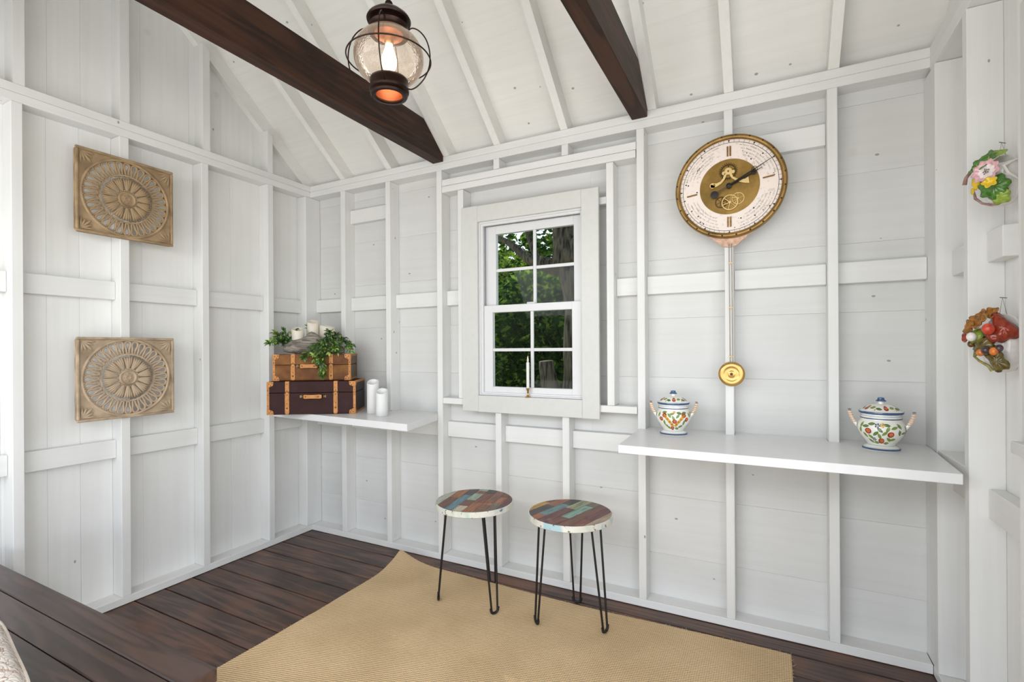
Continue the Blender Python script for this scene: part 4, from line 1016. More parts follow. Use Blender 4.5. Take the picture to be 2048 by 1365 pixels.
    lathe(bm, [(0.004, 0.0275), (0.016, 0.0275), (0.016, 0.0315), (0.004, 0.0315), (0.004, 0.0275)], 24, -0.003, 0.069)
    lathe(bm, [(0, 0.0275), (0.008, 0.0275), (0.008, 0.031), (0, 0.031)], 16, -0.022, 0.062); lathe(bm, [(0, 0.0275), (0.008, 0.0275), (0.008, 0.031), (0, 0.031)], 16, 0.017, 0.064)
    lathe(bm, [(0, 0.0275), (0.012, 0.0275), (0.012, 0.031), (0, 0.031)], 20, -0.070, 0.012)
    obj('bridge', bm, GOLD, root)
    def hand(name, ang, L_, tail, dec, zz):
        bm = bmesh.new(); R_ = Matrix.Rotation(ang, 3, 'Z')
        tube(bm, [R_ @ Vector((0, 0, zz)), R_ @ Vector((dec, 0, zz))], [0.0042, 0.0030], 6)
        tube(bm, [R_ @ Vector((dec, 0, zz)), R_ @ Vector((L_, 0, zz))], [0.0022, 0.0010], 6)
        if tail:
            for o_ in (-0.0028, 0.0028): tube(bm, [R_ @ Vector((0, o_, zz)), R_ @ Vector((-tail, o_*1.4, zz))], 0.0012, 5)
            lathe(bm, [(0, zz-0.002), (0.0168, zz-0.002), (0.0168, zz+0.002), (0, zz+0.003)], 24, *(R_ @ Vector((-tail-0.010, 0, 0)))[:2])
            c0 = R_ @ Vector((dec+0.012, 0, zz)); tube(bm, [(c0.x+0.0115*math.cos(2*PI*k/16), c0.y+0.0115*math.sin(2*PI*k/16), zz) for k in range(16)], 0.0013, 5, closed=True)
        else: lathe(bm, [(0, zz-0.001), (0.0105, zz-0.001), (0.0105, zz+0.0015), (0, zz+0.002)], 20, *(R_ @ Vector((dec, 0, 0)))[:2])
        obj(name, bm, HAND, root, smooth=True)
    hand('hour_hand', math.radians(24.5), 0.150, 0, 0.112, 0.036); hand('minute_hand', math.radians(28.8), 0.212, 0.060, 0.108, 0.041)
    bm = bmesh.new(); lathe(bm, [(0, 0.024), (0.0115, 0.024), (0.0115, 0.043), (0.006, 0.046), (0.003, 0.048), (0, 0.048)], 24); obj('centre_boss', bm, HAND, root, smooth=True)
    bm = bmesh.new(); up_ = []; lo = []
    for k in range(15):
        a = math.radians(-90-26+52*k/14); up_.append((0.228*math.cos(a), 0.228*math.sin(a)))
    lo = [(0.100, -0.212), (0.088, -0.224), (0.074, -0.229), (0.066, -0.243), (0.050, -0.249), (0.042, -0.262), (0.022, -0.272), (0, -0.276), (-0.022, -0.272), (-0.042, -0.262), (-0.050, -0.249), (-0.066, -0.243), (-0.074, -0.229), (-0.088, -0.224), (-0.100, -0.212)]
    polyext(bm, up_+lo, 0.004, 0.013); obj('lower_bracket', bm, plain('copper_pink_bracket', S(196, 160, 138), 0.5, 0.3, 0.25, 60), root)
    STL = plain('brushed_steel_rod', S(150, 140, 128), 0.35, 0.8)
    for o_ in (-0.0055, 0.0055):
        bm = bmesh.new(); tube(bm, [(0.003+o_, -0.262, 0.016), (0.005+o_, -0.812, 0.016)], 0.0019, 8); obj('pendulum_rod', bm, STL, root, smooth=True)
    for yy in (-0.35, -0.555, -0.780):
        bm = bmesh.new(); cube(bm, (0.004, yy, 0.016), (0.017, 0.006, 0.006), 0.0012); obj('rod_clip', bm, GOLD, root)
    bm = bmesh.new(); cx, cy = 0.005, -0.861
    lathe(bm, [(0, 0.010), (0.055, 0.010), (0.0565, 0.014), (0.055, 0.0185), (0.038, 0.0215), (0.033, 0.0195), (0.024, 0.0160), (0.016, 0.0175), (0.009, 0.021), (0.0, 0.021)], 56, cx, cy)
    bob = obj('pendulum_bob', bm, plain('satin_gold_brass', S(206, 164, 100), 0.28, 0.85, 0.08, 10), root, smooth='all')
    bm = bmesh.new(); lathe(bm, [(0, 0.0205), (0.0065, 0.0205), (0.0065, 0.023), (0.003, 0.025), (0, 0.025)], 16, cx, cy); obj('bob_nut', bm, DG, bob, smooth=True)
clock()

# ------------------------------------------------------------------ carved panels
def carved_panel(label, z0, light_tint):
    N = NT('carved_wood_'+light_tint[0]); v, tc = N.coords((12, 12, 60), rnd=False); a = N.n('TexNoise', Vector=v, Scale=1.0, Detail=6.0).outputs[0]
    N.set(Base_Color=N.ramp(a, [(0.3, S(*light_tint[1])), (0.6, S(*light_tint[2]))]), Roughness=0.7, Normal=N.n('Bump', Strength=0.3, Distance=0.002, Height=a).outputs[0]); M_ = N.m
    Wd, Ht = 0.432, 0.410; root = thing('carved_wall_panel', label, 'wall art', (0.001, -1.155, z0), (PI/2, 0, PI/2), 'carved medallion panels on the left wall')
    # local: x along the wall (+y world), y up, z into the room
    k1, k2 = Wd/2, Ht/2; R0 = 0.186
    bm = bmesh.new(); n = 96; i0, i1, o0, o1 = [], [], [], []
    for k in range(n):
        a = 2*PI*k/n; c, s_ = math.cos(a), math.sin(a); m = min(k1/abs(c) if abs(c) > 1e-6 else 9, k2/abs(s_) if abs(s_) > 1e-6 else 9)
        for lst, r_, z in ((i0, R0, 0.0), (i1, R0, 0.014), (o0, m, 0.0), (o1, m, 0.014)): lst.append(bm.verts.new((r_*c, r_*s_, z)))
    for k in range(n):
        j = (k+1) % n
        bm.faces.new((i1[k], o1[k], o1[j], i1[j])); bm.faces.new((i0[k], i0[j], o0[j], o0[k])); bm.faces.new((i0[k], i1[k], i1[j], i0[j])); bm.faces.new((o0[k], o0[j], o1[j], o1[k]))
    obj('back_plate', bm, M_, root)
    for (cx, cy, sx, sy) in ((0, k2-0.006, Wd, 0.012), (0, -k2+0.006, Wd, 0.012), (-k1+0.006, 0, 0.012, Ht-0.024), (k1-0.006, 0, 0.012, Ht-0.024)):
        bm = bmesh.new(); cube(bm, (cx, cy, 0.019), (sx, sy, 0.011), 0.003); obj('frame_bar', bm, M_, root)
    bm = bmesh.new(); lathe(bm, [(R0, 0.013), (R0+0.001, 0.018), (R0+0.007, 0.0215), (R0+0.013, 0.018), (R0+0.014, 0.013)], 80); obj('outer_moulding', bm, M_, root, smooth='all')
    for sx in (-1, 1):
        for sy in (-1, 1):
            bm = bmesh.new(); ox, oy = sx*(k1-0.020), sy*(k2-0.020)
            for q, (l, wd_) in enumerate(((0.062, 0.014), (0.052, 0.013), (0.052, 0.013), (0.058, 0.012), (0.058, 0.012))):
                a = [PI/4, PI/4-0.38, PI/4+0.38, PI/4-0.74, PI/4+0.74][q]; pts = [(ox-sx*l*t*math.cos(a), oy-sy*l*t*math.sin(a), 0.0145+0.003*math.sin(PI*t)) for t in (0.08, .3, .55, .8, 1)]
                tube(bm, pts, [0.002, wd_*0.32, wd_*0.42, wd_*0.36, 0.0016], 6)
            obj('corner_leaf', bm, M_, root, smooth=True)
    # ring of pierced petals: loops of a rounded bone outline
    def loop_mesh():
        bm = bmesh.new(); pts = []
        ou = [(-0.0, 0.0055), (0.010, 0.0062), (0.020, 0.0068), (0.030, 0.0105), (0.042, 0.0138), (0.052, 0.0128), (0.058, 0.0085), (0.0610, 0.0)]
        full = ou+[(x, -y_) for x, y_ in ou[-2::-1]]
        tube(bm, [(x, y_, 0.010) for x, y_ in full], 0.0056, 6, closed=True); bmesh.ops.recalc_face_normals(bm, faces=bm.faces)
        me = bpy.data.meshes.new('petal'); bm.to_mesh(me); bm.free(); me.materials.append(M_)
        for p in me.polygons: p.use_smooth = True
        return me
    pm = loop_mesh()
    for k in range(32):
        a = 2*PI*k/32; o = bpy.data.objects.new('petal', pm); COL.objects.link(o); o.parent = root; o.location = (0.124*math.cos(a), 0.124*math.sin(a), 0); o.rotation_euler = (0, 0, a)
    bm = bmesh.new(); n = 192
    rr = lambda a: 0.121+0.0028*abs(math.sin(a*16))
    prof = [(0.0, 0.005), (-0.001, 0.016), (-0.007, 0.016), (-0.008, 0.005)]; R_ = [[bm.verts.new(((rr(2*PI*k/n)+d_)*math.cos(2*PI*k/n), (rr(2*PI*k/n)+d_)*math.sin(2*PI*k/n), z)) for k in range(n)] for d_, z in prof]
    for p in range(4):
        for k in range(n): bm.faces.new((R_[p][k], R_[p][(k+1) % n], R_[(p+1) % 4][(k+1) % n], R_[(p+1) % 4][k]))
    obj('scalloped_ring', bm, M_, root)
    bm = bmesh.new()   # inner fluted leaf
    for off in (-1, -0.33, 0.33, 1):
        pts = [(0.034+0.074*t, off*0.0170*t**0.9, 0.010+0.006*math.sin(PI*t*0.8)-0.002*abs(off)) for t in (0, .2, .45, .7, .9, 1)]
        tube(bm, pts, [0.0026, 0.0040, 0.0060, 0.0072, 0.0064, 0.0026], 6)
    bmesh.ops.recalc_face_normals(bm, faces=bm.faces); lm = bpy.data.meshes.new('inner_leaf'); bm.to_mesh(lm); bm.free(); lm.materials.append(M_)
    for p in lm.polygons: p.use_smooth = True
    for k in range(14):
        a = 2*PI*(k+0.5)/14; o = bpy.data.objects.new('inner_leaf', lm); COL.objects.link(o); o.parent = root; o.rotation_euler = (0, 0, a)
    bm = bmesh.new(); lathe(bm, [(0, 0.006), (0.040, 0.006), (0.041, 0.014), (0.038, 0.019), (0.034, 0.020), (0.030, 0.016), (0.026, 0.015), (0.018, 0.018), (0.010, 0.020), (0.006, 0.017), (0, 0.018)], 48)
    for k in range(8):
        a = 2*PI*k/8; ball(bm, (0.019*math.cos(a), 0.019*math.sin(a), 0.0175), 0.0042, 8, (1, 1, 0.6))
    for k in range(14):
        a = 2*PI*k/14; ball(bm, (0.044*math.cos(a), 0.044*math.sin(a), 0.012), 0.0055, 6, (1, 1, 0.7))
    obj('rosette', bm, M_, root, smooth=True)
    return root
carved_panel('upper square carved wooden medallion panel, browned by painted-in warm light, on the left wall', 2.080, ('warm', (120, 98, 72), (172, 146, 112)))  # same wood as the lower panel; warm light is put into its colour
carved_panel('lower square carved wooden medallion panel, paler, on the left wall', 1.166, ('pale', (134, 116, 94), (188, 166, 140)))

# ------------------------------------------------------------------ hanging lantern
def lantern():
    root = thing('hanging_lantern', 'dark bronze caged onion lantern with a lit bulb hanging by the left beam', 'lantern', (1.886, -1.300, 2.090))
    bm = bmesh.new(); lathe(bm, [(0.040, 0.004), (0.045, 0.0), (0.054, 0.001), (0.057, 0.006), (0.055, 0.012), (0.060, 0.015), (0.061, 0.021), (0.058, 0.026), (0.058, 0.052), (0.055, 0.054), (0.048, 0.050), (0.046, 0.012), (0.040, 0.004)], 48)
    base = obj('base_collar', bm, BRONZE, root, smooth=True)
    bm = bmesh.new(); lathe(bm, [(0.0455, 0.010), (0.0475, 0.048)], 40); obj('inner_liner', bm, plain('copper_liner', S(150, 78, 44), 0.4, 0.3), base, smooth=True)
    bm = bmesh.new()
    prof = []
    for k in range(19):
        a = math.radians(-61+122*k/18); prof.append((0.107*math.cos(a), 0.1235+0.0900*math.sin(a)))
    prof = [(0.047, 0.050)]+prof+[(0.050, 0.206)]; lathe(bm, prof, 56)
    N = NT('seeded_glass'); v, tc = N.coords((150, 150, 110), rnd=False); vo = N.n('TexVoronoi', Vector=v, Scale=1.0).outputs['Distance']
    sd_ = N.ramp(vo, [(0.12, (1, 1, 1)), (0.2, (0, 0, 0))])
    tr = N.n('BsdfTransparent', Color=(0.97, 0.94, 0.90, 1)); gs = N.n('BsdfGlossy', Color=(1, 1, 1, 1), Roughness=0.05, Normal=N.n('Bump', Strength=0.3, Distance=0.002, Height=vo).outputs[0])
    tl = N.n('BsdfTranslucent', Color=(0.95, 0.86, 0.76, 1)); df = N.n('BsdfDiffuse', Color=(0.9, 0.85, 0.8, 1)); sub = N.n('MixShader', _0=0.35, _1=tl.outputs[0], _2=df.outputs[0])
    lwt = N.n('LayerWeight', Blend=0.25); fac = N.n('MapRange', Value=lwt.outputs['Facing'], _1=0.0, _2=1.0, _3=0.10, _4=0.46).outputs[0]
    f2 = N.n('Math', {'operation': 'MAXIMUM'}, _0=fac, _1=N.n('Math', {'operation': 'MULTIPLY'}, _0=sd_, _1=0.35).outputs[0]).outputs[0]
    m1 = N.n('MixShader', _0=f2, _1=tr.outputs[0], _2=sub.outputs[0]); m2 = N.n('MixShader', _0=N.n('Fresnel', IOR=1.35).outputs[0], _1=m1.outputs[0], _2=gs.outputs[0])
    N.t.links.new(m2.outputs[0], N.out.inputs[0]); obj('glass_globe', bm, N.m, root, smooth='all')
    bm = bmesh.new(); lathe(bm, [(0.050, 0.192), (0.060, 0.194), (0.061, 0.204), (0.056, 0.207), (0.058, 0.216), (0.060, 0.219), (0.058, 0.222), (0.053, 0.224), (0.050, 0.240), (0.044, 0.240), (0.044, 0.196), (0.050, 0.192)], 48)
    obj('top_collar', bm, BRONZE, root, smooth=True)
    bm = bmesh.new(); lathe(bm, [(0.044, 0.232), (0.066, 0.233), (0.068, 0.238), (0.064, 0.246), (0.048, 0.260), (0.026, 0.272), (0.010, 0.278), (0.007, 0.281), (0.0105, 0.285), (0.0125, 0.291), (0.0105, 0.297), (0.005, 0.301), (0, 0.301)], 48)
    obj('cap', bm, BRONZE, root, smooth=True)
    bm = bmesh.new(); lathe(bm, [(0.0, 0.200), (0.046, 0.199), (0.044, 0.192), (0.030, 0.188), (0.0, 0.187)], 40); obj('reflector_pan', bm, plain('copper_pan', S(170, 104, 68), 0.4, 0.4), root, smooth=True)
    for q in range(4):
        a = math.radians(28+90*q); bm = bmesh.new(); pts = []
        for (r, z) in ((0.058, 0.206), (0.072, 0.215), (0.092, 0.208), (0.112, 0.186), (0.124, 0.155), (0.1275, 0.120), (0.122, 0.085), (0.108, 0.056), (0.088, 0.034), (0.070, 0.024), (0.058, 0.026)):
            pts.append((r*math.cos(a), r*math.sin(a), z))
        sm = []
        for i in range(len(pts)-1):
            p0, p1, p2, p3 = [Vector(pts[max(0, min(len(pts)-1, i+d_))]) for d_ in (-1, 0, 1, 2)]
            for t in (0, .25, .5, .75): sm.append(0.5*((2*p1)+(-p0+p2)*t+(2*p0-5*p1+4*p2-p3)*t*t+(-p0+3*p1-3*p2+p3)*t**3))
        sm.append(Vector(pts[-1])); tube(bm, sm, 0.0021, 7); obj('cage_rib', bm, BRONZE, root, smooth=True)
    bm = bmesh.new(); tube(bm, [(0.1285*math.cos(2*PI*k/64), 0.1285*math.sin(2*PI*k/64), 0.117) for k in range(64)], 0.0023, 7, closed=True); obj('cage_ring', bm, BRONZE, root, smooth=True)
    bm = bmesh.new(); lathe(bm, [(0.0, 0.188), (0.014, 0.188), (0.0145, 0.170), (0.012, 0.164), (0, 0.164)], 24); obj('bulb_socket', bm, plain('brass_socket', S(204, 150, 100), 0.3, 0.7), root, smooth=True)
    bm = bmesh.new(); lathe(bm, [(0, 0.080), (0.010, 0.081), (0.019, 0.089), (0.0235, 0.102), (0.0235, 0.118), (0.018, 0.138), (0.0125, 0.152), (0.011, 0.164), (0, 0.165)], 28)
    N = NT('glowing_bulb'); N.set(Base_Color=(1, .8, .6, 1)); N.b.inputs['Emission Color'].default_value = (1.0, 0.70, 0.40, 1); N.b.inputs['Emission Strength'].default_value = 4.0
    obj('bulb', bm, N.m, root, smooth='all')
    bm = bmesh.new(); N2 = NT('glowing_filament'); N2.b.inputs['Emission Color'].default_value = (1, .85, .65, 1); N2.b.inputs['Emission Strength'].default_value = 30
    d_ = bpy.data.lights.new('bulb_light', 'POINT'); d_.energy = 0.35; d_.color = (1.0, 0.66, 0.38); d_.shadow_soft_size = 0.03
    lo = bpy.data.objects.new('bulb_light', d_); COL.objects.link(lo); lo.parent = root; lo.location = (0, 0, 0.066); bm.free()
    # hook and hanging chain up to the ridge
    zt = zroof(RY)-0.065-2.09; zz = 0.305; k = 0
    bm = bmesh.new()
    while zz < zt-0.1:
        c0 = Vector((0, -0.20*max(0, (zz-0.30))/(zt-0.30), zz)); pts = []
        for q in range(14):
            a = 2*PI*q/14; lx, lz = 0.0065*math.cos(a), 0.0150*math.sin(a); pts.append(c0+(Vector((lx, 0, lz)) if k % 2 else Vector((0, lx, lz))))
        tube(bm, pts, 0.0016, 6, closed=True); zz += 0.0245; k += 1
    obj('chain', bm, BRONZE, root, smooth=True)
    bm = bmesh.new(); lathe(bm, [(0, zt-0.1), (0.02, zt-0.09), (0.05, zt-0.01), (0.052, zt), (0, zt)], 32, 0, -0.20); obj('ceiling_canopy', bm, BRONZE, root, smooth=True)
lantern()

# ------------------------------------------------------------------ ceramic wall pockets on the right
def lobed(bm, c, d, nrm, R0, lobes, depth, cup, mi, seg=36, rings=4, ridge=0.0, aspect=1.0, tipcol=None):
    d = d.normalized(); n = nrm.normalized(); d = (d-n*d.dot(n)).normalized(); s_ = n.cross(d); cv = bm.verts.new(c); prev = None
    for r in range(1, rings+1):
        t = r/rings; ring = []
        for k in range(seg):
            a = 2*PI*k/seg; rad = R0*t*(1-depth*t*(0.5+0.5*math.cos(lobes*a)))
            h = cup*t*t*R0+ridge*R0*math.cos(lobes*a*2)*t
            ring.append(bm.verts.new(Vector(c)+d*rad*math.cos(a)+s_*rad*math.sin(a)*aspect+n*h))
        for k in range(seg):
            j = (k+1) % seg
            f = bm.faces.new((cv, ring[k], ring[j]) if prev is None else (prev[k], ring[k], ring[j], prev[j])); f.smooth = True
            f.material_index = mi if (tipcol is None or r < rings-1) else tipcol
        prev = ring
def leafpart(name, root, *a, mats=None, **k):
    bm = bmesh.new(); lobed(bm, *a, **k); o = obj(name, bm, mats, root, recalc=False)
    md = o.modifiers.new('thick', 'SOLIDIFY'); md.thickness = 0.003; md.offset = 0; return o
def shellpot(root, prof, mat, name='pocket'):
    bm = bmesh.new(); seg = 28; rows = []
    for r, z, f in prof:
        rows.append([bm.verts.new((r*math.cos(PI+PI*k/seg)*(1+f*math.sin(8*PI*k/seg)*0.5), r*math.sin(PI+PI*k/seg)*1.05*(1+f*math.sin(8*PI*k/seg)), z)) for k in range(seg+1)])
    for A, B in zip(rows, rows[1:]):
        for k in range(seg): bm.faces.new((A[k], A[k+1], B[k+1], B[k]))
    bm.faces.new(rows[0])
    o = obj(name, bm, mat, root, smooth='all'); md = o.modifiers.new('thick', 'SOLIDIFY'); md.thickness = 0.005
    return o
def back_plate_disc(root, W_, H_, zc, mat):
    bm = bmesh.new(); pts = [(W_/2*math.cos(2*PI*k/36)*(1+0.05*math.cos(6*PI*k/18)), zc+H_/2*math.sin(2*PI*k/36)) for k in range(36)]
    A = [bm.verts.new((x, 0, z)) for x, z in pts]; B = [bm.verts.new((x*0.96, -0.007, zc+(z-zc)*0.97)) for x, z in pts]
    bm.faces.new(A[::-1]); bm.faces.new(B)
    for k in range(36): bm.faces.new((A[k], A[(k+1) % 36], B[(k+1) % 36], B[k]))
    obj('back', bm, mat, root)
def wire_hook(root, ztop, zpot):
    bm = bmesh.new(); tube(bm, [(0.012, -0.004, zpot), (0.0, -0.006, ztop), (-0.010, -0.004, zpot)], 0.0008, 5); tube(bm, [(0, 0.012, ztop), (0, -0.016, ztop+0.001)], 0.0016, 6)
    obj('hanging_wire', bm, plain('rusty_wire', S(150, 136, 128), 0.5, 0.5), root)
G = lambda n, c, v=0.3: plain('pocket_glaze_'+n, S(*c), 0.12, var=v, scale=70)
WHT, GRN, LIM, YEL, PNK, BRW, RED, ORG, OLV, PLM, AMB = G('white', (226, 222, 218), .05), G('green', (76, 122, 46), .45), G('lime', (150, 174, 72), .3), G('yellow', (228, 192, 50), .15), G('pink', (220, 172, 176), .2), G('brown', (96, 62, 30), .5), G('red', (140, 52, 32), .4), G('orange', (214, 122, 50), .3), G('olive', (100, 86, 42), .5), G('plum', (74, 60, 64), .4), G('amber', (150, 98, 36), .5)
PETW = G('petal_white', (236, 224, 224), .1)
def pocket_floral():
    root = thing('ceramic_wall_pocket', 'white ceramic wall pocket with a pink flower and green leaves, upper of the two', 'wall vase', (3.550, -0.530, 1.790), (0, 0, math.radians(-52)), 'ceramic wall pockets beside the jars')
    back_plate_disc(root, 0.120, 0.188, -0.002, WHT)
    shellpot(root, [(0.012, -0.093, 0), (0.030, -0.088, 0.02), (0.044, -0.062, 0.05), (0.052, -0.03, 0.07), (0.058, 0.005, 0.06), (0.060, 0.03, 0.08), (0.066, 0.048, 0.12)], WHT)
    V = Vector
    leafpart('leaf', root, (-0.012, -0.060, 0.062), V((-0.5, 0, 1)), V((-0.2, -0.8, 0.6)), 0.048, 5, 0.28, 0.25, 0, ridge=0.06, mats=[GRN])
    leafpart('leaf', root, (0.010, -0.040, 0.084), V((0.3, 0, 1)), V((0.1, -0.7, 0.7)), 0.030, 3, 0.35, 0.2, 0, ridge=0.05, mats=[LIM])
    leafpart('leaf', root, (0.022, -0.076, -0.034), V((0.4, 0, -1)), V((0.25, -1, -0.1)), 0.046, 7, 0.22, -0.25, 0, ridge=0.06, mats=[GRN])
    leafpart('leaf', root, (0.030, -0.060, -0.072), V((0.1, 0, -1)), V((0.2, -1, -0.5)), 0.032, 5, 0.25, -0.2, 0, ridge=0.05, mats=[LIM])
    leafpart('leaf', root, (-0.048, -0.046, 0.046), V((-1, 0, 0.6)), V((-0.7, -0.6, 0.2)), 0.030, 5, 0.3, 0.2, 0, ridge=0.05, mats=[LIM])
    bm = bmesh.new(); lobed(bm, (0.012, -0.086, 0.022), V((0, 0, 1)), V((0.1, -1, 0.1)), 0.042, 9, 0.20, 0.28, 0, 54, 5, 0.03, tipcol=1)
    fl = obj('pink_flower', bm, [PETW, PNK], root, recalc=False); md = fl.modifiers.new('thick', 'SOLIDIFY'); md.thickness = 0.002
    bm = bmesh.new()
    for k in range(9):
        a = k*2.4; r = 0.0022*math.sqrt(k)*1.6; ball(bm, (0.012+r*math.cos(a), -0.093, 0.022+r*math.sin(a)), 0.0022, 6)
    obj('stamens', bm, BRW, fl)
    leafpart('yellow_flower', root, (-0.046, -0.070, 0.004), V((0, 0, 1)), V((-0.7, -1, 0.1)), 0.030, 5, 0.30, -0.45, 0, ridge=0.04, mats=[YEL])
    leafpart('yellow_flower', root, (0.030, -0.098, -0.026), V((0.3, 0, 1)), V((0.4, -1, 0.3)), 0.022, 5, 0.34, 0.5, 0, ridge=0.05, mats=[YEL])
    leafpart('yellow_petal', root, (-0.050, -0.058, -0.026), V((-0.2, 0, -1)), V((-0.8, -1, -0.1)), 0.018, 2, 0.4, 0.3, 0, aspect=0.6, mats=[YEL])
    bm = bmesh.new(); tube(bm, [(-0.030, -0.04, 0.080), (-0.055, -0.055, 0.058), (-0.075, -0.060, 0.030), (-0.080, -0.060, 0.006)], [0.002, 0.005, 0.006, 0.007], 8); tube(bm, [(-0.052, -0.055, -0.030), (-0.046, -0.058, -0.055), (-0.028, -0.052, -0.078), (-0.004, -0.045, -0.090), (0.016, -0.04, -0.094)], [0.003, 0.005, 0.004, 0.005, 0.002], 8)
    obj('branch', bm, G('mauve_brown', (146, 116, 112), .4), root, smooth=True)
    bm = bmesh.new(); tube(bm, [(0.062, -0.030, 0.052), (0.050, -0.070, 0.030), (0.056, -0.060, 0.005), (0.062, -0.02, -0.02)], [0.003, 0.005, 0.005, 0.003], 8); obj('stem_handle', bm, WHT, root, smooth=True)
    wire_hook(root, 0.135, 0.086); root.scale = (0.84, 0.84, 0.82)
def pocket_fruit():
    root = thing('ceramic_wall_pocket', 'white ceramic wall pocket with brown leaves and red fruit, lower of the two', 'wall vase', (3.550, -0.530, 1.312), (0, 0, math.radians(-52)), 'ceramic wall pockets beside the jars')
    back_plate_disc(root, 0.125, 0.196, -0.004, WHT)
    shellpot(root, [(0.012, -0.098, 0), (0.034, -0.092, 0.02), (0.048, -0.062, 0.05), (0.056, -0.03, 0.07), (0.060, 0.005, 0.06), (0.062, 0.03, 0.08), (0.066, 0.048, 0.12)], WHT)
    V = Vector
    leafpart('leaf', root, (-0.026, -0.062, 0.068), V((-0.6, 0, 1)), V((-0.3, -0.8, 0.5)), 0.042, 5, 0.34, 0.3, 0, ridge=0.07, mats=[AMB])
    leafpart('leaf', root, (0.000, -0.050, 0.092), V((0.1, 0, 1)), V((-0.1, -0.8, 0.5)), 0.026, 4, 0.34, 0.3, 0, ridge=0.06, mats=[AMB])
    leafpart('leaf', root, (-0.058, -0.056, 0.050), V((-1, 0, 0.3)), V((-0.5, -0.9, 0.2)), 0.030, 4, 0.30, 0.3, 0, ridge=0.06, mats=[AMB])
    leafpart('leaf', root, (-0.040, -0.078, 0.026), V((-1, 0, -0.5)), V((-0.3, -1, 0.4)), 0.046, 2, 0.45, -0.3, 0, aspect=0.55, ridge=0.02, mats=[G('green_yellow', (120, 140, 50), .5)])
    leafpart('leaf', root, (-0.062, -0.070, 0.016), V((-1, 0, 0.1)), V((-0.6, -1, 0)), 0.026, 2, 0.4, 0.3, 0, aspect=0.6, mats=[RED])
    leafpart('leaf', root, (0.046, -0.070, 0.046), V((0.5, 0, -1)), V((0.6, -0.9, 0.2)), 0.058, 3, 0.36, -0.35, 0, aspect=0.62, ridge=0.06, mats=[RED])
    leafpart('leaf', root, (0.014, -0.084, 0.022), V((0.6, 0, -1)), V((-0.1, -1, 0.1)), 0.040, 2, 0.42, -0.4, 0, aspect=0.5, ridge=0.03, mats=[RED])
    leafpart('leaf', root, (-0.006, -0.084, -0.012), V((0.7, 0, -0.7)), V((0, -1, 0.1)), 0.046, 5, 0.28, -0.25, 0, aspect=0.7, ridge=0.08, mats=[OLV])
    leafpart('leaf', root, (0.034, -0.082, -0.062), V((0.5, 0, -1)), V((0.2, -1, -0.1)), 0.042, 4, 0.30, -0.25, 0, aspect=0.65, ridge=0.08, mats=[OLV])
    for (c, r, m) in (((0.020, -0.094, 0.042), 0.017, G('cherry', (196, 70, 48), .3)), ((0.034, -0.092, -0.030), 0.012, ORG), ((0.044, -0.084, -0.020), 0.011, PLM), ((0.012, -0.094, -0.026), 0.012, PLM), ((-0.006, -0.090, -0.034), 0.011, ORG), ((-0.036, -0.086, 0.018), 0.014, WHT), ((-0.052, -0.066, -0.006), 0.010, BRW)):
        bm = bmesh.new(); ball(bm, c, r, 16, (1, 1, 1.1)); obj('fruit', bm, m, root, smooth='all')
    bm = bmesh.new(); tube(bm, [(-0.034, -0.062, -0.030), (-0.046, -0.060, -0.048), (-0.030, -0.062, -0.062), (-0.004, -0.060, -0.078), (0.004, -0.054, -0.094)], [0.011, 0.004, 0.004, 0.005, 0.006], 8); obj('branch', bm, G('olive_branch', (136, 128, 72), .4), root, smooth=True)
    wire_hook(root, 0.145, 0.090); root.scale = (0.88, 0.88, 0.9)
pocket_floral(); pocket_fruit()

# ------------------------------------------------------------------ outside: lawn, trees
lawn = bmesh.new(); cube(lawn, (0, 0, -0.6), (60, 60, 0.2)); lw_ = obj('ground', lawn, plain('dry_lawn_and_leaf_litter', S(138, 134, 108), 0.9, var=0.3, scale=14), None); lw_['kind'] = 'structure'
BARK = NT('grey_brown_bark'); v_, tc_ = BARK.coords((26, 26, 3.5), rnd=False); a_ = BARK.n('TexNoise', Vector=v_, Scale=1.0, Detail=6.0, Distortion=0.6).outputs[0]
BARK.set(Base_Color=BARK.ramp(a_, [(0.34, S(46, 40, 32)), (0.62, S(136, 122, 100))]), Roughness=0.95, Normal=BARK.n('Bump', Strength=1.0, Distance=0.03, Height=a_).outputs[0]); BARK = BARK.m
def folmat(name, c0, c1):
    N = NT(name); v, tc = N.coords((3, 3, 3), rnd=False); a = N.n('TexNoise', Vector=v, Scale=1.5, Detail=3.0).outputs[0]; col = N.ramp(a, [(0.35, S(*c0)), (0.65, S(*c1))])
    d_ = N.n('BsdfDiffuse', Color=col); t_ = N.n('BsdfTranslucent', Color=col); m_ = N.n('MixShader', _0=0.45, _1=d_.outputs[0], _2=t_.outputs[0]); N.t.links.new(m_.outputs[0], N.out.inputs[0]); return N.m
F1 = folmat('dark_foliage', (40, 66, 34), (76, 110, 52)); F2 = folmat('bright_foliage', (92, 124, 44), (170, 196, 84))
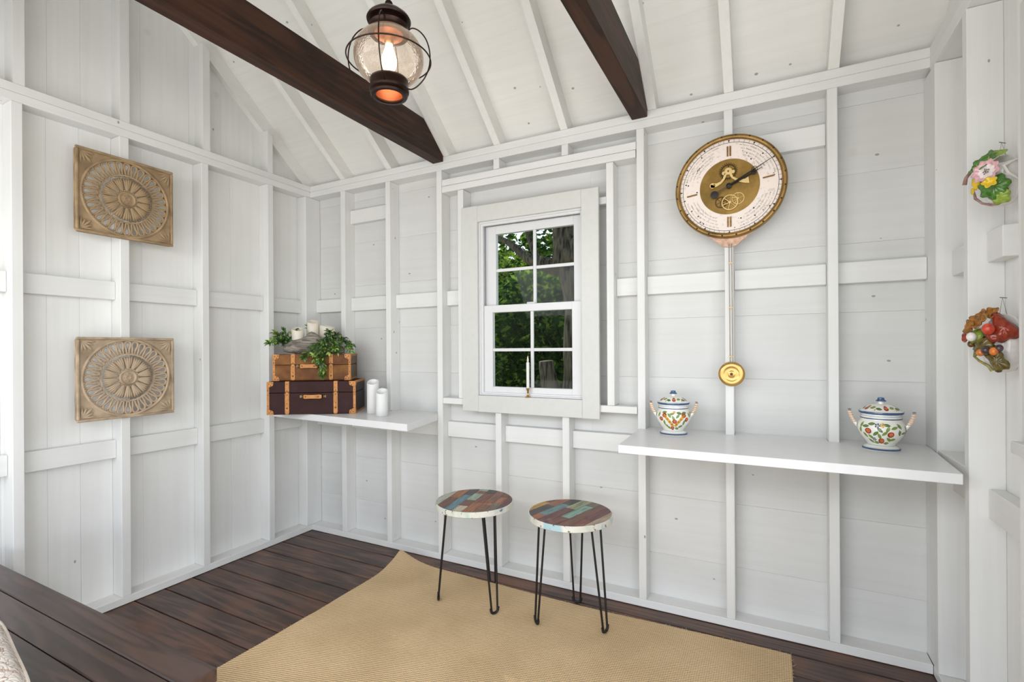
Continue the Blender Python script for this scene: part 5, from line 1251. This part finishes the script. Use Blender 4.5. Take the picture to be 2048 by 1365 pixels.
def foliage(name, parent, blobs, n, size, mats, seed):
    rnd = random.Random(seed); V, F, MI = [], [], []
    tot = sum(b[1][0]*b[1][1]*b[1][2] for b in blobs)
    for c, r in blobs:
        for _ in range(int(n*r[0]*r[1]*r[2]/tot)):
            while True:
                p = Vector((rnd.uniform(-1, 1), rnd.uniform(-1, 1), rnd.uniform(-1, 1)))
                if p.length < 1: break
            p = Vector((c[0]+p.x*r[0], c[1]+p.y*r[1], c[2]+p.z*r[2])); s_ = size*rnd.uniform(0.6, 1.4)
            a = Vector((rnd.gauss(0, 1), rnd.gauss(0, 1), rnd.gauss(0, .6))).normalized(); b = a.cross(Vector((rnd.gauss(0, 1), rnd.gauss(0, 1), rnd.gauss(0, 1)))).normalized()
            k = len(V); V += [p-a*s_, p+b*s_*0.55, p+a*s_, p-b*s_*0.55]; F.append((k, k+1, k+2, k+3)); MI.append(1 if rnd.random() < 0.3 else 0)
    me = bpy.data.meshes.new(name); me.from_pydata(V, [], F); me.polygons.foreach_set('material_index', MI)
    for m in mats: me.materials.append(m)
    o = bpy.data.objects.new(name, me); COL.objects.link(o); o.parent = parent
    if parent: o.location = -parent.location
    return stuff(o)
def limb(name, parent, pts, rs, seg=14):
    bm = bmesh.new(); P = [Vector(p)-parent.location for p in pts]; sm, rr = [], []
    for i in range(len(P)-1):
        for k in range(5): sm.append(P[i].lerp(P[i+1], k/5)); rr.append(rs[i]+(rs[i+1]-rs[i])*k/5)
    sm.append(P[-1]); rr.append(rs[-1])
    sm = [p+Vector((noise.noise(p*2)*0.03, noise.noise(p*2+Vector((9, 0, 0)))*0.03, 0)) for p in sm]
    tube(bm, sm, rr, seg)
    for v in bm.verts: v.co += v.co.normalized()*0.0+Vector((noise.noise(v.co*6), noise.noise(v.co*6+Vector((5, 5, 5))), 0))*0.02
    return obj(name, bm, BARK, parent, smooth='all')
t1 = thing('large_tree', 'large forked tree with rough grey bark close outside the window', 'tree', (0.74, 3.3, -0.5))
limb('trunk', t1, [(0.84, 3.3, -0.5), (0.84, 3.3, 0.9), (0.88, 3.3, 1.8), (0.86, 3.3, 2.35)], [0.27, 0.20, 0.20, 0.26])
limb('branch', t1, [(0.84, 3.3, 2.30), (0.76, 3.35, 2.8), (0.66, 3.4, 3.6), (0.6, 3.4, 5.2)], [0.30, 0.25, 0.22, 0.13])
limb('branch', t1, [(0.84, 3.3, 2.36), (0.46, 3.35, 2.36), (0.10, 3.45, 2.50), (-0.20, 3.6, 2.72), (-0.8, 3.9, 3.1)], [0.18, 0.11, 0.065, 0.05, 0.03])
limb('branch', t1, [(0.30, 3.35, 2.40), (0.10, 3.45, 2.85), (0.0, 3.55, 3.3)], [0.05, 0.035, 0.02], 8)
limb('branch', t1, [(0.58, 3.2, -0.5), (0.54, 3.15, 0.7), (0.50, 3.1, 1.15)], [0.14, 0.12, 0.09])
foliage('crown', t1, [((0.6, 3.6, 5.2), (3.0, 2.4, 1.3)), ((-1.2, 4.0, 3.9), (1.0, .8, .5)), ((-0.1, 3.7, 3.35), (.5, .4, .25))], 11000, 0.065, [F1, F2], 1)
tr2 = [('leafy_tree', 'dense dark green tree seen through the lower window sash', (-1.5, 6.2, -0.5), [((-0.9, 5.9, 1.2), (1.3, 0.9, 1.6)), ((-0.1, 5.6, 1.3), (1.0, .8, 1.5))], 17000, [F1, F2]),
       ('leafy_tree', 'sunlit yellow green tree seen at the left of the window', (-3.2, 8.6, -0.5), [((-3.4, 8.8, 2.6), (1.5, .9, 1.25)), ((-2.8, 8.4, 1.2), (1.4, .8, 1.5))], 11000, [F2, F1]),
       ('leafy_tree', 'tall hazy tree line far behind the window', (-5.0, 13.0, -0.5), [((-7.0, 14.0, 3.0), (3.5, 1.2, 3.4)), ((-3.6, 13.0, 2.8), (2.4, 1.2, 3.0)), ((-1.0, 12.0, 2.2), (2.6, 1.2, 3.0)), ((2.5, 11.0, 2.6), (2.6, 1.2, 3.2))], 15000, [F1, F2])]
for i, (nm, lab, lc, blobs, n, ms) in enumerate(tr2):
    t = thing(nm, lab, 'tree', lc, group='trees behind the cottage')
    limb('trunk', t, [lc, (lc[0]+.1, lc[1], 0.8), (lc[0], lc[1], 2.2)], [0.16, 0.12, 0.08], 8)
    foliage('crown', t, blobs, n, 0.060 if i < 2 else 0.14, ms, 20+i)
